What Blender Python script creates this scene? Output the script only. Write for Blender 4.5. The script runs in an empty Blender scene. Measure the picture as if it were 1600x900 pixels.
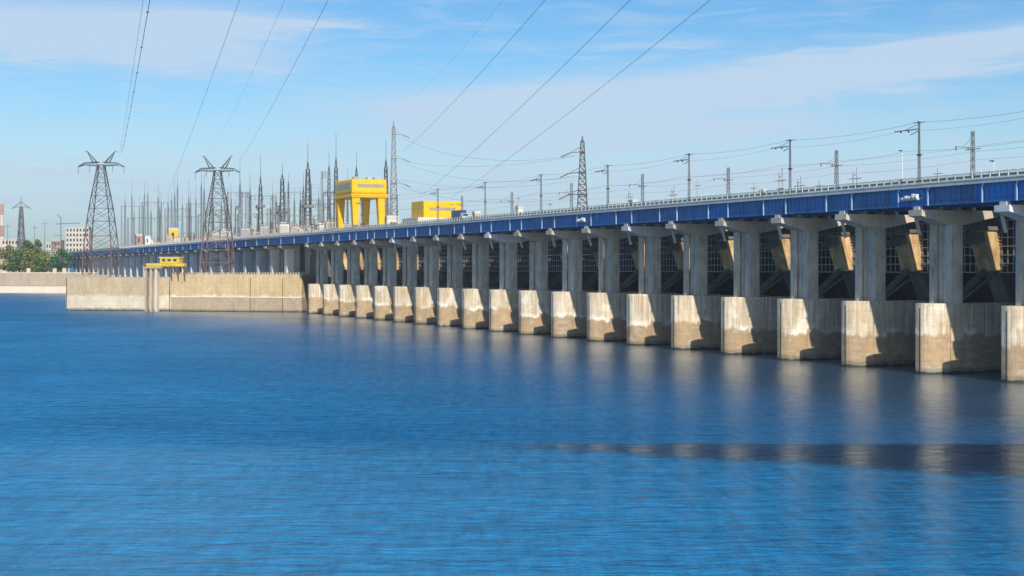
import bpy, math, random
from mathutils import Vector, Matrix, noise as mnoise
R = math.radians
random.seed(7)

# ------------------------------------------------------------------ camera, sky, sun, exposure
FPX, CX, HY, HC = 2300.0, 800.0, 421.0, 20.6        # focal length / centre / horizon of the 1600 px photograph, eye height
scene = bpy.context.scene
COL = scene.collection
cam_d = bpy.data.cameras.new('camera')
cam = bpy.data.objects.new('camera', cam_d); COL.objects.link(cam)
cam.location = (0, 0, HC); cam.rotation_euler = (R(90), 0, 0)
cam_d.sensor_width = 36.0; cam_d.lens = 36.0 * FPX / 1600.0
cam_d.shift_y = -(450.0 - HY) / 1600.0
cam_d.clip_start = 0.5; cam_d.clip_end = 40000
scene.camera = cam

SUN_EL, SUN_AZ = 30.0, 166.0      # azimuth clockwise from +Y
world = bpy.data.worlds.new('World'); scene.world = world; world.use_nodes = True
wt = world.node_tree; wt.nodes.clear()
def wn(t, **k):
    n = wt.nodes.new(t)
    for a, b in k.items(): setattr(n, a, b)
    return n
wl = wt.links.new
sky = wn('ShaderNodeTexSky'); sky.sky_type = 'NISHITA'; sky.sun_disc = False
sky.sun_elevation = R(SUN_EL); sky.sun_rotation = R(SUN_AZ)
sky.altitude = 100; sky.air_density = 1.0; sky.dust_density = 0.6; sky.ozone_density = 2.0
hs = wn('ShaderNodeHueSaturation'); hs.inputs['Saturation'].default_value = 1.32; hs.inputs['Value'].default_value = 1.0
wl(sky.outputs[0], hs.inputs['Color'])
tint = wn('ShaderNodeMixRGB', blend_type='MULTIPLY'); tint.inputs[0].default_value = 1.0; tint.inputs[2].default_value = (0.86, 1.04, 1.17, 1); wl(hs.outputs[0], tint.inputs[1])
# cirrus: streaks of ice cloud placed by azimuth and elevation of the sky direction
geo = wn('ShaderNodeTexCoord'); sep = wn('ShaderNodeSeparateXYZ'); wl(geo.outputs['Generated'], sep.inputs[0])
def wm(op, a, b=None, c=None):
    n = wn('ShaderNodeMath', operation=op)
    for i, v in enumerate((a, b, c)):
        if v is None: continue
        if isinstance(v, (int, float)): n.inputs[i].default_value = v
        else: wl(v, n.inputs[i])
    return n.outputs[0]
az = wm('MULTIPLY', wm('ARCTAN2', sep.outputs[0], sep.outputs[1]), 57.2958)
el = wm('MULTIPLY', wm('ARCSINE', sep.outputs[2]), 57.2958)
cmb = wn('ShaderNodeCombineXYZ'); wl(az, cmb.inputs[0]); wl(el, cmb.inputs[1])
def wnoise(sx, sy, rough, det=6, off=0.0, dist=0.0):
    mp = wn('ShaderNodeMapping'); mp.inputs['Scale'].default_value = (sx, sy, 1); mp.inputs['Location'].default_value = (off, off * 0.7, 0)
    mp.inputs['Rotation'].default_value = (0, 0, R(-2.5))
    wl(cmb.outputs[0], mp.inputs[0])
    n = wn('ShaderNodeTexNoise'); n.inputs['Scale'].default_value = 1; n.inputs['Detail'].default_value = det
    n.inputs['Roughness'].default_value = rough; n.inputs['Distortion'].default_value = dist
    wl(mp.outputs[0], n.inputs['Vector']); return n.outputs[0]
n_big = wnoise(0.10, 0.6, 0.5, 4, 3.1); n_str = wnoise(0.28, 2.2, 0.62, 8, 9.3, 0.6); n_wisp = wnoise(0.6, 6.0, 0.65, 8, 21.0, 0.4)
def band(c_az, c_el, w_az, w_el, slope=0.0, amp=1.0, curve=0.0):
    """soft streak centred at (azimuth, elevation)"""
    da = wm('SUBTRACT', az, c_az)
    mid = wm('ADD', wm('MULTIPLY', da, slope), wm('MULTIPLY', wm('MULTIPLY', da, da), curve))
    de = wm('SUBTRACT', wm('SUBTRACT', el, c_el), mid)
    de = wm('ADD', de, wm('MULTIPLY', wm('SUBTRACT', n_str, 0.5), 1.3))
    q = wm('ADD', wm('POWER', wm('ABSOLUTE', wm('DIVIDE', da, w_az)), 4), wm('POWER', wm('ABSOLUTE', wm('DIVIDE', de, w_el)), 2))
    return wm('MULTIPLY', wm('POWER', 2.718, wm('MULTIPLY', q, -1.0)), amp)
bands = [band(-16.0, 9.0, 7.5, 0.95, 0.0, 0.95), band(-14, 7.9, 6.0, 0.5, -0.03, 0.5), band(-9.6, 9.45, 3.9, 0.16, -0.015, 0.85),
         band(7.5, 6.9, 12.5, 0.72, 0.085, 1.35, 0.002), band(4.0, 5.3, 9.0, 0.6, 0.02, 0.55), band(16.5, 8.3, 5.5, 0.30, 0.10, 0.9), band(-2, 2.8, 30, 2.4, 0.0, 0.58), band(14, 3.7, 8, 0.35, 0.02, 0.35),
         band(5.5, 8.6, 2.5, 0.18, 0.04, 0.4), band(10.5, 8.1, 1.6, 0.15, 0.05, 0.5)]
tot = bands[0]
for b in bands[1:]: tot = wm('ADD', tot, b)
hi = wm('MULTIPLY', wm('SUBTRACT', n_wisp, 0.42), 0.5)
tot = wm('MULTIPLY', tot, wm('ADD', wm('ADD', wm('MULTIPLY', n_big, 1.0), 0.58), hi))
# elsewhere in the sky: loose streaks
els = wm('MULTIPLY', wm('MAXIMUM', wm('SUBTRACT', n_str, 0.46), 0.0), 1.5)
tot = wm('MINIMUM', wm('MAXIMUM', wm('ADD', tot, els), 0.0), 0.85)
mixc = wn('ShaderNodeMixRGB'); wl(tot, mixc.inputs[0]); wl(tint.outputs[0], mixc.inputs[1])
mixc.inputs[2].default_value = (5.5, 6.8, 8.4, 1)
bg = wn('ShaderNodeBackground'); bg.inputs['Strength'].default_value = 0.105
wl(mixc.outputs[0], bg.inputs[0])
out = wn('ShaderNodeOutputWorld'); wl(bg.outputs[0], out.inputs[0])

sun_d = bpy.data.lights.new('sun', 'SUN'); sun_d.energy = 5.0; sun_d.angle = R(0.55); sun_d.color = (1.0, 0.90, 0.74)
sun = bpy.data.objects.new('sun', sun_d); COL.objects.link(sun)
sv = Vector((math.sin(R(SUN_AZ)) * math.cos(R(SUN_EL)), math.cos(R(SUN_AZ)) * math.cos(R(SUN_EL)), math.sin(R(SUN_EL))))
sun.rotation_euler = sv.to_track_quat('Z', 'Y').to_euler(); sun.location = (100, -200, 200)
vs = scene.view_settings; vs.view_transform = 'Standard'; vs.look = 'None'; vs.exposure = 0.0; vs.gamma = 1.0; vs.use_curve_mapping = False
scene.render.engine = 'CYCLES'; scene.cycles.use_denoising = True
scene.cycles.max_bounces = 6; scene.cycles.diffuse_bounces = 3; scene.cycles.glossy_bounces = 3; scene.cycles.volume_bounces = 0
scene.cycles.volume_max_steps = 64

# ------------------------------------------------------------------ frame of the dam: u = upstream, t = along the dam away from us, origin at the foot of the first pier
XV, A0, B0 = -220.0, 5.60372e-4, 4.55835e-5
DY, DX = 0.91409, -0.40538
BAY = 24.0
Y0 = BAY * DY * A0 / B0
X0 = (XV + 1 / A0 - CX) / FPX * Y0
ROTZ = math.atan2(-DX, DY)
def W(t, u, z=0.0): return Vector((X0 + t * DX + u * DY, Y0 + t * DY - u * DX, z))
def t_of(px, u):
    k = (px - CX) / FPX
    return (k * (Y0 - u * DX) - X0 - u * DY) / (DX - k * DY)
def t_at(px, u): return t_of(px, u)
def zpix(y, Y): return HC + (HY - y) * Y / FPX
def Xpix(x, Y): return (x - CX) / FPX * Y

# ------------------------------------------------------------------ materials
MATS = {}
def newmat(name):
    m = bpy.data.materials.new(name); m.use_nodes = True; nt = m.node_tree; nt.nodes.clear()
    o = nt.nodes.new('ShaderNodeOutputMaterial'); p = nt.nodes.new('ShaderNodeBsdfPrincipled'); nt.links.new(p.outputs[0], o.inputs[0])
    MATS[name] = m
    return m, nt, p
def N(nt, t, **k):
    n = nt.nodes.new(t)
    for a, b in k.items(): setattr(n, a, b)
    return n
def M_(nt, op, a, b=None, clamp=False):
    n = N(nt, 'ShaderNodeMath', operation=op); n.use_clamp = clamp
    for i, v in enumerate((a, b)):
        if v is None: continue
        if isinstance(v, (int, float)): n.inputs[i].default_value = v
        else: nt.links.new(v, n.inputs[i])
    return n.outputs[0]
def tex(nt, scale=(1, 1, 1), detail=5, rough=0.6, src='pos', dist=0.0, rnd=True):
    mp = N(nt, 'ShaderNodeMapping'); mp.inputs['Scale'].default_value = scale
    g = N(nt, 'ShaderNodeNewGeometry'); nt.links.new(g.outputs['Position'], mp.inputs[0])
    n = N(nt, 'ShaderNodeTexNoise'); n.inputs['Scale'].default_value = 1; n.inputs['Detail'].default_value = detail
    n.inputs['Roughness'].default_value = rough; n.inputs['Distortion'].default_value = dist
    nt.links.new(mp.outputs[0], n.inputs['Vector'])
    return n.outputs[0]
def ramp(nt, f, lo, hi):
    r = N(nt, 'ShaderNodeMapRange'); r.interpolation_type = 'SMOOTHSTEP'
    r.inputs[1].default_value = lo; r.inputs[2].default_value = hi
    nt.links.new(f, r.inputs[0]); return r.outputs[0]
def mix(nt, f, a, b):
    n = N(nt, 'ShaderNodeMixRGB')
    for i, v in enumerate((f, a, b)):
        if isinstance(v, (int, float)): n.inputs[i].default_value = v
        elif isinstance(v, tuple): n.inputs[i].default_value = (*v, 1)
        else: nt.links.new(v, n.inputs[i])
    return n.outputs[0]
def posz(nt):
    g = N(nt, 'ShaderNodeNewGeometry'); s = N(nt, 'ShaderNodeSeparateXYZ'); nt.links.new(g.outputs['Position'], s.inputs[0]); return s.outputs

def concrete_water(name, top_a, top_b, low_a, low_b, level=6.9, vary=True, salt=True):
    """river-stained concrete: pale above the flood line, tan below it, dark wet foot"""
    m, nt, p = newmat(name)
    z = posz(nt)[2]
    oi = N(nt, 'ShaderNodeObjectInfo').outputs['Random']
    streak = tex(nt, (1.6, 1.6, 0.07), 6, 0.68); blot = tex(nt, (0.22, 0.22, 0.16), 5, 0.6); fine = tex(nt, (0.9, 0.9, 0.9), 8, 0.7)
    wave = tex(nt, (0.35, 0.35, 0.02), 3, 0.6)
    top = mix(nt, ramp(nt, streak, 0.38, 0.62), top_b, top_a)
    top = mix(nt, M_(nt, 'MULTIPLY', ramp(nt, blot, 0.48, 0.66), 0.55), top, (0.46, 0.34, 0.19))
    top = mix(nt, M_(nt, 'MULTIPLY', ramp(nt, blot, 0.46, 0.30), 0.8 if vary else 0.3), top, (0.80, 0.74, 0.63))
    dk = ramp(nt, M_(nt, 'ADD', tex(nt, (2.6, 2.6, 0.10), 6, 0.7), M_(nt, 'MULTIPLY', M_(nt, 'SUBTRACT', oi, 0.5), 0.12 if vary else 0.0)), 0.53, 0.68)
    top = mix(nt, M_(nt, 'MULTIPLY', dk, 0.45 if vary else 0.22), top, (0.13, 0.11, 0.085))
    low = mix(nt, ramp(nt, blot, 0.35, 0.65), low_a, low_b)
    low = mix(nt, M_(nt, 'MULTIPLY', ramp(nt, tex(nt, (0.3, 0.3, 1.6), 4, 0.6), 0.52, 0.66), 0.4), low, (0.50, 0.42, 0.30))
    lv = M_(nt, 'ADD', M_(nt, 'ADD', M_(nt, 'MULTIPLY', M_(nt, 'SUBTRACT', wave, 0.5), 3.6), level), M_(nt, 'MULTIPLY', M_(nt, 'SUBTRACT', oi, 0.5), 2.6 if vary else 0.0))
    d = M_(nt, 'SUBTRACT', z, lv)
    col = mix(nt, ramp(nt, M_(nt, 'ADD', d, M_(nt, 'MULTIPLY', M_(nt, 'SUBTRACT', streak, 0.5), 2.4)), -0.5, 0.4), low, top)
    patchy = ramp(nt, tex(nt, (0.45, 0.45, 0.45), 2, 0.4), 0.60, 0.64); col = mix(nt, M_(nt, 'MULTIPLY', patchy, 0.3), col, (0.50, 0.47, 0.42))
    if salt:
        s1 = M_(nt, 'MULTIPLY', ramp(nt, d, -0.2, 0.15), ramp(nt, d, 1.7, 0.5))
        col = mix(nt, M_(nt, 'MULTIPLY', s1, M_(nt, 'MULTIPLY', ramp(nt, tex(nt, (0.16, 0.16, 0.03), 2, 0.5), 0.44, 0.66), 0.8)), col, (0.80, 0.77, 0.70))
    # pour joints
    joint = M_(nt, 'ABSOLUTE', M_(nt, 'SUBTRACT', M_(nt, 'MODULO', M_(nt, 'ADD', z, 40.0), 2.3), 1.15))
    col = mix(nt, M_(nt, 'MULTIPLY', ramp(nt, joint, 0.06, 0.02), 0.25), col, (0.15, 0.12, 0.09))
    col = mix(nt, M_(nt, 'MULTIPLY', ramp(nt, d, -5.9, -6.5), 0.8), col, (0.44, 0.40, 0.31))
    wet = M_(nt, 'SUBTRACT', z, M_(nt, 'MULTIPLY', M_(nt, 'SUBTRACT', tex(nt, (0.5, 0.5, 0.2), 5, 0.7), 0.5), 1.6))
    col = mix(nt, M_(nt, 'MULTIPLY', ramp(nt, wet, 1.5, 0.8), 0.55), col, (0.10, 0.095, 0.06)); col = mix(nt, ramp(nt, wet, 0.55, 0.3), col, (0.035, 0.04, 0.03))
    hsv = N(nt, 'ShaderNodeHueSaturation'); nt.links.new(M_(nt, 'ADD', M_(nt, 'MULTIPLY', oi, 0.22 if vary else 0.0), M_(nt, 'ADD', M_(nt, 'MULTIPLY', fine, 0.5), 0.66)), hsv.inputs['Value'])
    nt.links.new(col, hsv.inputs['Color']); nt.links.new(hsv.outputs[0], p.inputs['Base Color'])
    p.inputs['Roughness'].default_value = 0.9
    b = N(nt, 'ShaderNodeBump'); b.inputs['Strength'].default_value = 0.6; b.inputs['Distance'].default_value = 0.12
    nt.links.new(fine, b.inputs['Height']); nt.links.new(b.outputs[0], p.inputs['Normal'])
    return m
def surface(name, col_a, col_b, rough=0.85, metal=0.0, streak=0.5, dirt=(0.07, 0.06, 0.05), sc=0.5, vary=0.15, vert=0.08, bump=0.3):
    m, nt, p = newmat(name)
    oi = N(nt, 'ShaderNodeObjectInfo').outputs['Random']
    bl = tex(nt, (sc, sc, sc * 0.6), 5, 0.6); st = tex(nt, (sc * 3, sc * 3, sc * vert * 3), 6, 0.68)
    col = mix(nt, ramp(nt, bl, 0.32, 0.68), col_a, col_b)
    col = mix(nt, M_(nt, 'MULTIPLY', ramp(nt, st, 0.52, 0.72), streak), col, dirt)
    hsv = N(nt, 'ShaderNodeHueSaturation'); nt.links.new(M_(nt, 'ADD', M_(nt, 'MULTIPLY', oi, vary * 2), 1 - vary), hsv.inputs['Value'])
    nt.links.new(col, hsv.inputs['Color']); nt.links.new(hsv.outputs[0], p.inputs['Base Color'])
    p.inputs['Roughness'].default_value = rough; p.inputs['Metallic'].default_value = metal
    if name == 'blue_paint':
        PP = posz(nt); wn_ = N(nt, 'ShaderNodeTexWhiteNoise'); wn_.noise_dimensions = '1D'
        along = M_(nt, 'ADD', M_(nt, 'MULTIPLY', PP[0], DX), M_(nt, 'MULTIPLY', PP[1], DY))
        nt.links.new(M_(nt, 'FLOOR', M_(nt, 'DIVIDE', along, 12.0)), wn_.inputs['W'])
        h2 = N(nt, 'ShaderNodeHueSaturation'); nt.links.new(M_(nt, 'ADD', 0.78, M_(nt, 'MULTIPLY', wn_.outputs['Value'], 0.42)), h2.inputs['Value'])
        nt.links.new(M_(nt, 'ADD', 0.88, M_(nt, 'MULTIPLY', wn_.outputs['Value'], 0.14)), h2.inputs['Saturation'])
        rust = M_(nt, 'MULTIPLY', ramp(nt, tex(nt, (1.7, 1.7, 0.12), 6, 0.72), 0.63, 0.74), 0.5)
        nt.links.new(mix(nt, rust, hsv.outputs[0], (0.12, 0.07, 0.05)), h2.inputs['Color']); nt.links.new(h2.outputs[0], p.inputs['Base Color'])
    if bump:
        b = N(nt, 'ShaderNodeBump'); b.inputs['Strength'].default_value = bump; b.inputs['Distance'].default_value = 0.08
        nt.links.new(bl, b.inputs['Height']); nt.links.new(b.outputs[0], p.inputs['Normal'])
    return m
concrete_water('pier_concrete', (0.72, 0.645, 0.52), (0.44, 0.37, 0.27), (0.44, 0.31, 0.185), (0.34, 0.255, 0.165))
concrete_water('mole_concrete', (0.66, 0.50, 0.28), (0.54, 0.41, 0.23), (0.46, 0.37, 0.26), (0.40, 0.31, 0.21), 6.9, False)
concrete_water('mole_pale_concrete', (0.58, 0.46, 0.30), (0.48, 0.39, 0.26), (0.74, 0.66, 0.53), (0.64, 0.54, 0.41), 7.6, False, False)
surface('column_concrete', (0.60, 0.55, 0.47), (0.42, 0.39, 0.34), 0.9, 0, 0.65, (0.09, 0.08, 0.07), 0.5)
surface('cap_concrete', (0.52, 0.46, 0.39), (0.42, 0.37, 0.31), 0.9, 0, 0.4, (0.13, 0.11, 0.09), 0.3)
surface('pale_cap_concrete', (0.62, 0.64, 0.65), (0.52, 0.53, 0.54), 0.85, 0, 0.3, (0.2, 0.19, 0.18), 0.3)
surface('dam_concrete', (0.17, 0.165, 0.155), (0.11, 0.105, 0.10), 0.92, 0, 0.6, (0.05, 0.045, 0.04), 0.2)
surface('sunlit_tower_concrete', (0.66, 0.47, 0.24), (0.34, 0.22, 0.11), 0.9, 0, 0.7, (0.14, 0.10, 0.07), 0.45)  # tan that paints the sun patch on the rear tower
surface('deck_concrete', (0.55, 0.55, 0.52), (0.44, 0.44, 0.42), 0.85, 0, 0.35, (0.2, 0.2, 0.19), 0.3)
surface('blue_paint', (0.002, 0.185, 0.52), (0.004, 0.115, 0.36), 0.5, 0, 0.55, (0.02, 0.05, 0.13), 0.25, 0.05, 0.1, 0.1)
surface('pipe_paint', (0.35, 0.50, 0.68), (0.28, 0.42, 0.6), 0.5, 0, 0.3)
surface('white_paint', (0.78, 0.78, 0.75), (0.66, 0.66, 0.63), 0.5, 0, 0.3, (0.3, 0.28, 0.25), 0.5)
surface('rail_green', (0.10, 0.15, 0.14), (0.07, 0.11, 0.11), 0.6)
surface('asphalt', (0.055, 0.055, 0.055), (0.04, 0.04, 0.04), 0.95)
surface('dark_steel', (0.022, 0.024, 0.028), (0.015, 0.016, 0.02), 0.7, 0, 0.4, (0.05, 0.03, 0.02))
surface('grille_steel', (0.30, 0.32, 0.34), (0.22, 0.24, 0.26), 0.5, 0.2)
surface('steel', (0.21, 0.215, 0.225), (0.15, 0.155, 0.165), 0.55, 0.3, 0.4, (0.12, 0.07, 0.04))
surface('pylon_steel', (0.075, 0.07, 0.07), (0.05, 0.05, 0.055), 0.6, 0.2, 0.3)
surface('galvanised', (0.20, 0.215, 0.235), (0.14, 0.155, 0.17), 0.5, 0.2, 0.2)
surface('red_primer', (0.17, 0.095, 0.085), (0.13, 0.08, 0.075), 0.7)
surface('yellow_paint', (0.86, 0.50, 0.0), (0.78, 0.43, 0.0), 0.42, 0, 0.25, (0.45, 0.27, 0.04), 0.25, 0.02, 0.1, 0.05)
surface('pale_yellow_paint', (0.80, 0.58, 0.06), (0.70, 0.48, 0.05), 0.5, 0, 0.3, (0.4, 0.25, 0.06), 0.3)
surface('window_grey', (0.34, 0.31, 0.20), (0.28, 0.26, 0.18), 0.25)
surface('window_dark', (0.05, 0.06, 0.08), (0.035, 0.04, 0.05), 0.15)
surface('wire_metal', (0.13, 0.145, 0.17), (0.10, 0.115, 0.14), 0.6)
surface('porcelain', (0.20, 0.13, 0.10), (0.16, 0.10, 0.08), 0.3)
surface('equipment_grey', (0.42, 0.43, 0.43), (0.33, 0.34, 0.35), 0.6, 0, 0.4)
surface('equipment_tan', (0.50, 0.42, 0.33), (0.40, 0.33, 0.26), 0.7, 0, 0.4)
surface('red_paint', (0.50, 0.08, 0.05), (0.42, 0.06, 0.04), 0.5)
surface('brick_pink', (0.50, 0.28, 0.23), (0.42, 0.24, 0.20), 0.9)
surface('plaster_white', (0.66, 0.61, 0.56), (0.58, 0.54, 0.50), 0.9)
surface('rubber', (0.02, 0.02, 0.02), (0.015, 0.015, 0.015), 0.9)
surface('car_blue', (0.03, 0.08, 0.22), (0.03, 0.07, 0.2), 0.3)
surface('car_dark', (0.03, 0.03, 0.035), (0.025, 0.025, 0.03), 0.3)
surface('car_silver', (0.4, 0.41, 0.42), (0.36, 0.37, 0.38), 0.3, 0.4)
surface('bark', (0.10, 0.075, 0.05), (0.08, 0.06, 0.04), 0.95)
surface('soil', (0.16, 0.14, 0.09), (0.08, 0.10, 0.04), 0.95, 0, 0.4, (0.1, 0.09, 0.06), 0.02)
surface('seawall_upper', (0.44, 0.37, 0.29), (0.36, 0.30, 0.24), 0.9, 0, 0.35, (0.24, 0.19, 0.14), 0.12)
surface('seawall_apron', (0.72, 0.63, 0.52), (0.62, 0.54, 0.45), 0.9, 0, 0.2, (0.35, 0.29, 0.22), 0.08)
surface('foliage_dark', (0.10, 0.175, 0.05), (0.14, 0.21, 0.06), 0.8, 0, 0, sc=0.15, bump=0)
surface('foliage_olive', (0.22, 0.26, 0.065), (0.30, 0.28, 0.08), 0.8, 0, 0, sc=0.15, bump=0)
surface('foliage_teal', (0.04, 0.15, 0.08), (0.055, 0.17, 0.09), 0.8, 0, 0, sc=0.15, bump=0)

def water_material():
    m, nt, p = newmat('river_water')
    p.inputs['IOR'].default_value = 1.33
    P = posz(nt); X, Y = P[0], P[1]
    def nz(sx, sy, det=3, ro=0.55, dist=0.0, rot=0.0):
        mp = N(nt, 'ShaderNodeMapping'); mp.inputs['Scale'].default_value = (sx, sy, 1); mp.inputs['Rotation'].default_value = (0, 0, R(rot))
        g = N(nt, 'ShaderNodeNewGeometry'); nt.links.new(g.outputs['Position'], mp.inputs[0])
        n = N(nt, 'ShaderNodeTexNoise'); n.inputs['Scale'].default_value = 1; n.inputs['Detail'].default_value = det
        n.inputs['Roughness'].default_value = ro; n.inputs['Distortion'].default_value = dist
        nt.links.new(mp.outputs[0], n.inputs['Vector']); return n.outputs[0]
    w1 = nz(0.10, 0.30, 5, 0.62, 0.6, 6); w2 = nz(0.35, 0.9, 5, 0.65, 0.5, -5); w3 = nz(1.4, 3.2, 3, 0.6, 0.0, 8)
    h = M_(nt, 'ADD', M_(nt, 'ADD', M_(nt, 'MULTIPLY', w1, 1.3), M_(nt, 'MULTIPLY', w2, 0.55)), M_(nt, 'MULTIPLY', w3, 0.10))
    # wind patches: ruffled beyond ~173 m, smoother nearer, and a still strip from the right with the dark reflection painted in
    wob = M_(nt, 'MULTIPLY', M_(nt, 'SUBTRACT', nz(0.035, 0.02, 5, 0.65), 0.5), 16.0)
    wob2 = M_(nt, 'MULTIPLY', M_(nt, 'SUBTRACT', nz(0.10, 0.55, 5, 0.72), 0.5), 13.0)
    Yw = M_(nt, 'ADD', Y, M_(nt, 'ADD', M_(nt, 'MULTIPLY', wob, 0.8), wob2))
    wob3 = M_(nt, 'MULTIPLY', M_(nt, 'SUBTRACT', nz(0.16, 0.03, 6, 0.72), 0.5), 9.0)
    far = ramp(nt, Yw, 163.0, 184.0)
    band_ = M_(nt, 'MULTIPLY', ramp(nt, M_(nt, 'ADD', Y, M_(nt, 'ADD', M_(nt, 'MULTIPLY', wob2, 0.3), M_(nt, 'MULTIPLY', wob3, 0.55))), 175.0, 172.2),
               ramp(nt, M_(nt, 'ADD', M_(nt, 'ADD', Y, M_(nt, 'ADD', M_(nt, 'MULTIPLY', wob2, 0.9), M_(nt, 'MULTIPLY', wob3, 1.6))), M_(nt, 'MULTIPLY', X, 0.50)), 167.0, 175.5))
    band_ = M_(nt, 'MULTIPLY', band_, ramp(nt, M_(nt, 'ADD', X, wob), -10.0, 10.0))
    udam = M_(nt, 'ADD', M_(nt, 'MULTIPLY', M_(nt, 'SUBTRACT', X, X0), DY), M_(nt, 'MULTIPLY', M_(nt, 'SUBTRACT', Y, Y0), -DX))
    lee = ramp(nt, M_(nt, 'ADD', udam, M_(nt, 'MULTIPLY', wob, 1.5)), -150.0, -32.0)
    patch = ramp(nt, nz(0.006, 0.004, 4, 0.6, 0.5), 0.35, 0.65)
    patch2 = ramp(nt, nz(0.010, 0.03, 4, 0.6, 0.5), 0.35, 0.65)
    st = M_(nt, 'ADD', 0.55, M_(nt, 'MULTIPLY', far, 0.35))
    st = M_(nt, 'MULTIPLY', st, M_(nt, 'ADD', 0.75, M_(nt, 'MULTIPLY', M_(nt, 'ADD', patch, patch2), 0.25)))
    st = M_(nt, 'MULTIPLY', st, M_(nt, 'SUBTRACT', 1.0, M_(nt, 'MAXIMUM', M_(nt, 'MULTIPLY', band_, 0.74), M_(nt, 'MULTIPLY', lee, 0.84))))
    b = N(nt, 'ShaderNodeBump'); b.inputs['Distance'].default_value = 2.6
    nt.links.new(st, b.inputs['Strength']); nt.links.new(h, b.inputs['Height'])
    rg = M_(nt, 'ADD', 0.09, M_(nt, 'MULTIPLY', far, 0.10))
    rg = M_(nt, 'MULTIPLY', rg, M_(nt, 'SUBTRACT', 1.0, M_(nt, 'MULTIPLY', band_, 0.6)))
    fr = N(nt, 'ShaderNodeFresnel'); fr.inputs['IOR'].default_value = 1.33; nt.links.new(b.outputs[0], fr.inputs['Normal'])
    near_left = M_(nt, 'MULTIPLY', M_(nt, 'SUBTRACT', 1.0, far), ramp(nt, M_(nt, 'ADD', X, wob), 25.0, -25.0))
    open_ = M_(nt, 'ADD', M_(nt, 'ADD', 0.56, M_(nt, 'MULTIPLY', near_left, 0.12)), M_(nt, 'MULTIPLY', M_(nt, 'MULTIPLY', far, patch), -0.12))
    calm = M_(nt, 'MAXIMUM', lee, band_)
    speck = M_(nt, 'ADD', M_(nt, 'MULTIPLY', M_(nt, 'SUBTRACT', nz(0.75, 0.16, 5, 0.75), 0.5), 1.1), M_(nt, 'MULTIPLY', M_(nt, 'SUBTRACT', nz(0.22, 0.8, 5, 0.7, 0.5), 0.5), 0.9))
    big = M_(nt, 'MULTIPLY', M_(nt, 'SUBTRACT', nz(0.018, 0.035, 4, 0.6, 0.6), 0.5), 0.35)
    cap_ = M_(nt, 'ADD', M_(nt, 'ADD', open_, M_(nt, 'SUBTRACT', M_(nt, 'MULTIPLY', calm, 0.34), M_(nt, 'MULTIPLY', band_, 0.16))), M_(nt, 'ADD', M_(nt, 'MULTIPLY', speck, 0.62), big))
    fac = M_(nt, 'MINIMUM', M_(nt, 'MULTIPLY', fr.outputs[0], 1.25), cap_)
    gl = N(nt, 'ShaderNodeBsdfGlossy'); df = N(nt, 'ShaderNodeBsdfDiffuse'); mx = N(nt, 'ShaderNodeMixShader')
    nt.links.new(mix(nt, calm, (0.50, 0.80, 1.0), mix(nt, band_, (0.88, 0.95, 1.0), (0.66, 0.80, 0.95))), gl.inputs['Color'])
    nt.links.new(rg, gl.inputs['Roughness']); nt.links.new(b.outputs[0], gl.inputs['Normal'])
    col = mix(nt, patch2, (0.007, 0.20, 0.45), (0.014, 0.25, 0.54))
    col = mix(nt, M_(nt, 'MULTIPLY', lee, 0.9), col, (0.008, 0.045, 0.10)); col = mix(nt, band_, col, (0.002, 0.010, 0.022))  # strip colour darkened to stand in for the dark bridge reflection
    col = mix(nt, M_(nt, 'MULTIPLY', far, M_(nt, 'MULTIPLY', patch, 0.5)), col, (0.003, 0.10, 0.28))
    hv = N(nt, 'ShaderNodeHueSaturation'); nt.links.new(col, hv.inputs['Color']); nt.links.new(M_(nt, 'ADD', 1.0, M_(nt, 'ADD', M_(nt, 'MULTIPLY', speck, 1.3), M_(nt, 'MULTIPLY', big, 1.6))), hv.inputs['Value'])  # speck also paints wave shading, darker troughs, into the water colour
    nt.links.new(hv.outputs[0], df.inputs['Color']); nt.links.new(b.outputs[0], df.inputs['Normal'])
    nt.links.new(fac, mx.inputs[0]); nt.links.new(df.outputs[0], mx.inputs[1]); nt.links.new(gl.outputs[0], mx.inputs[2])
    outn = [n for n in nt.nodes if n.type == 'OUTPUT_MATERIAL'][0]; nt.links.new(mx.outputs[0], outn.inputs[0]); nt.nodes.remove(p)
    return m
water_material()

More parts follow.
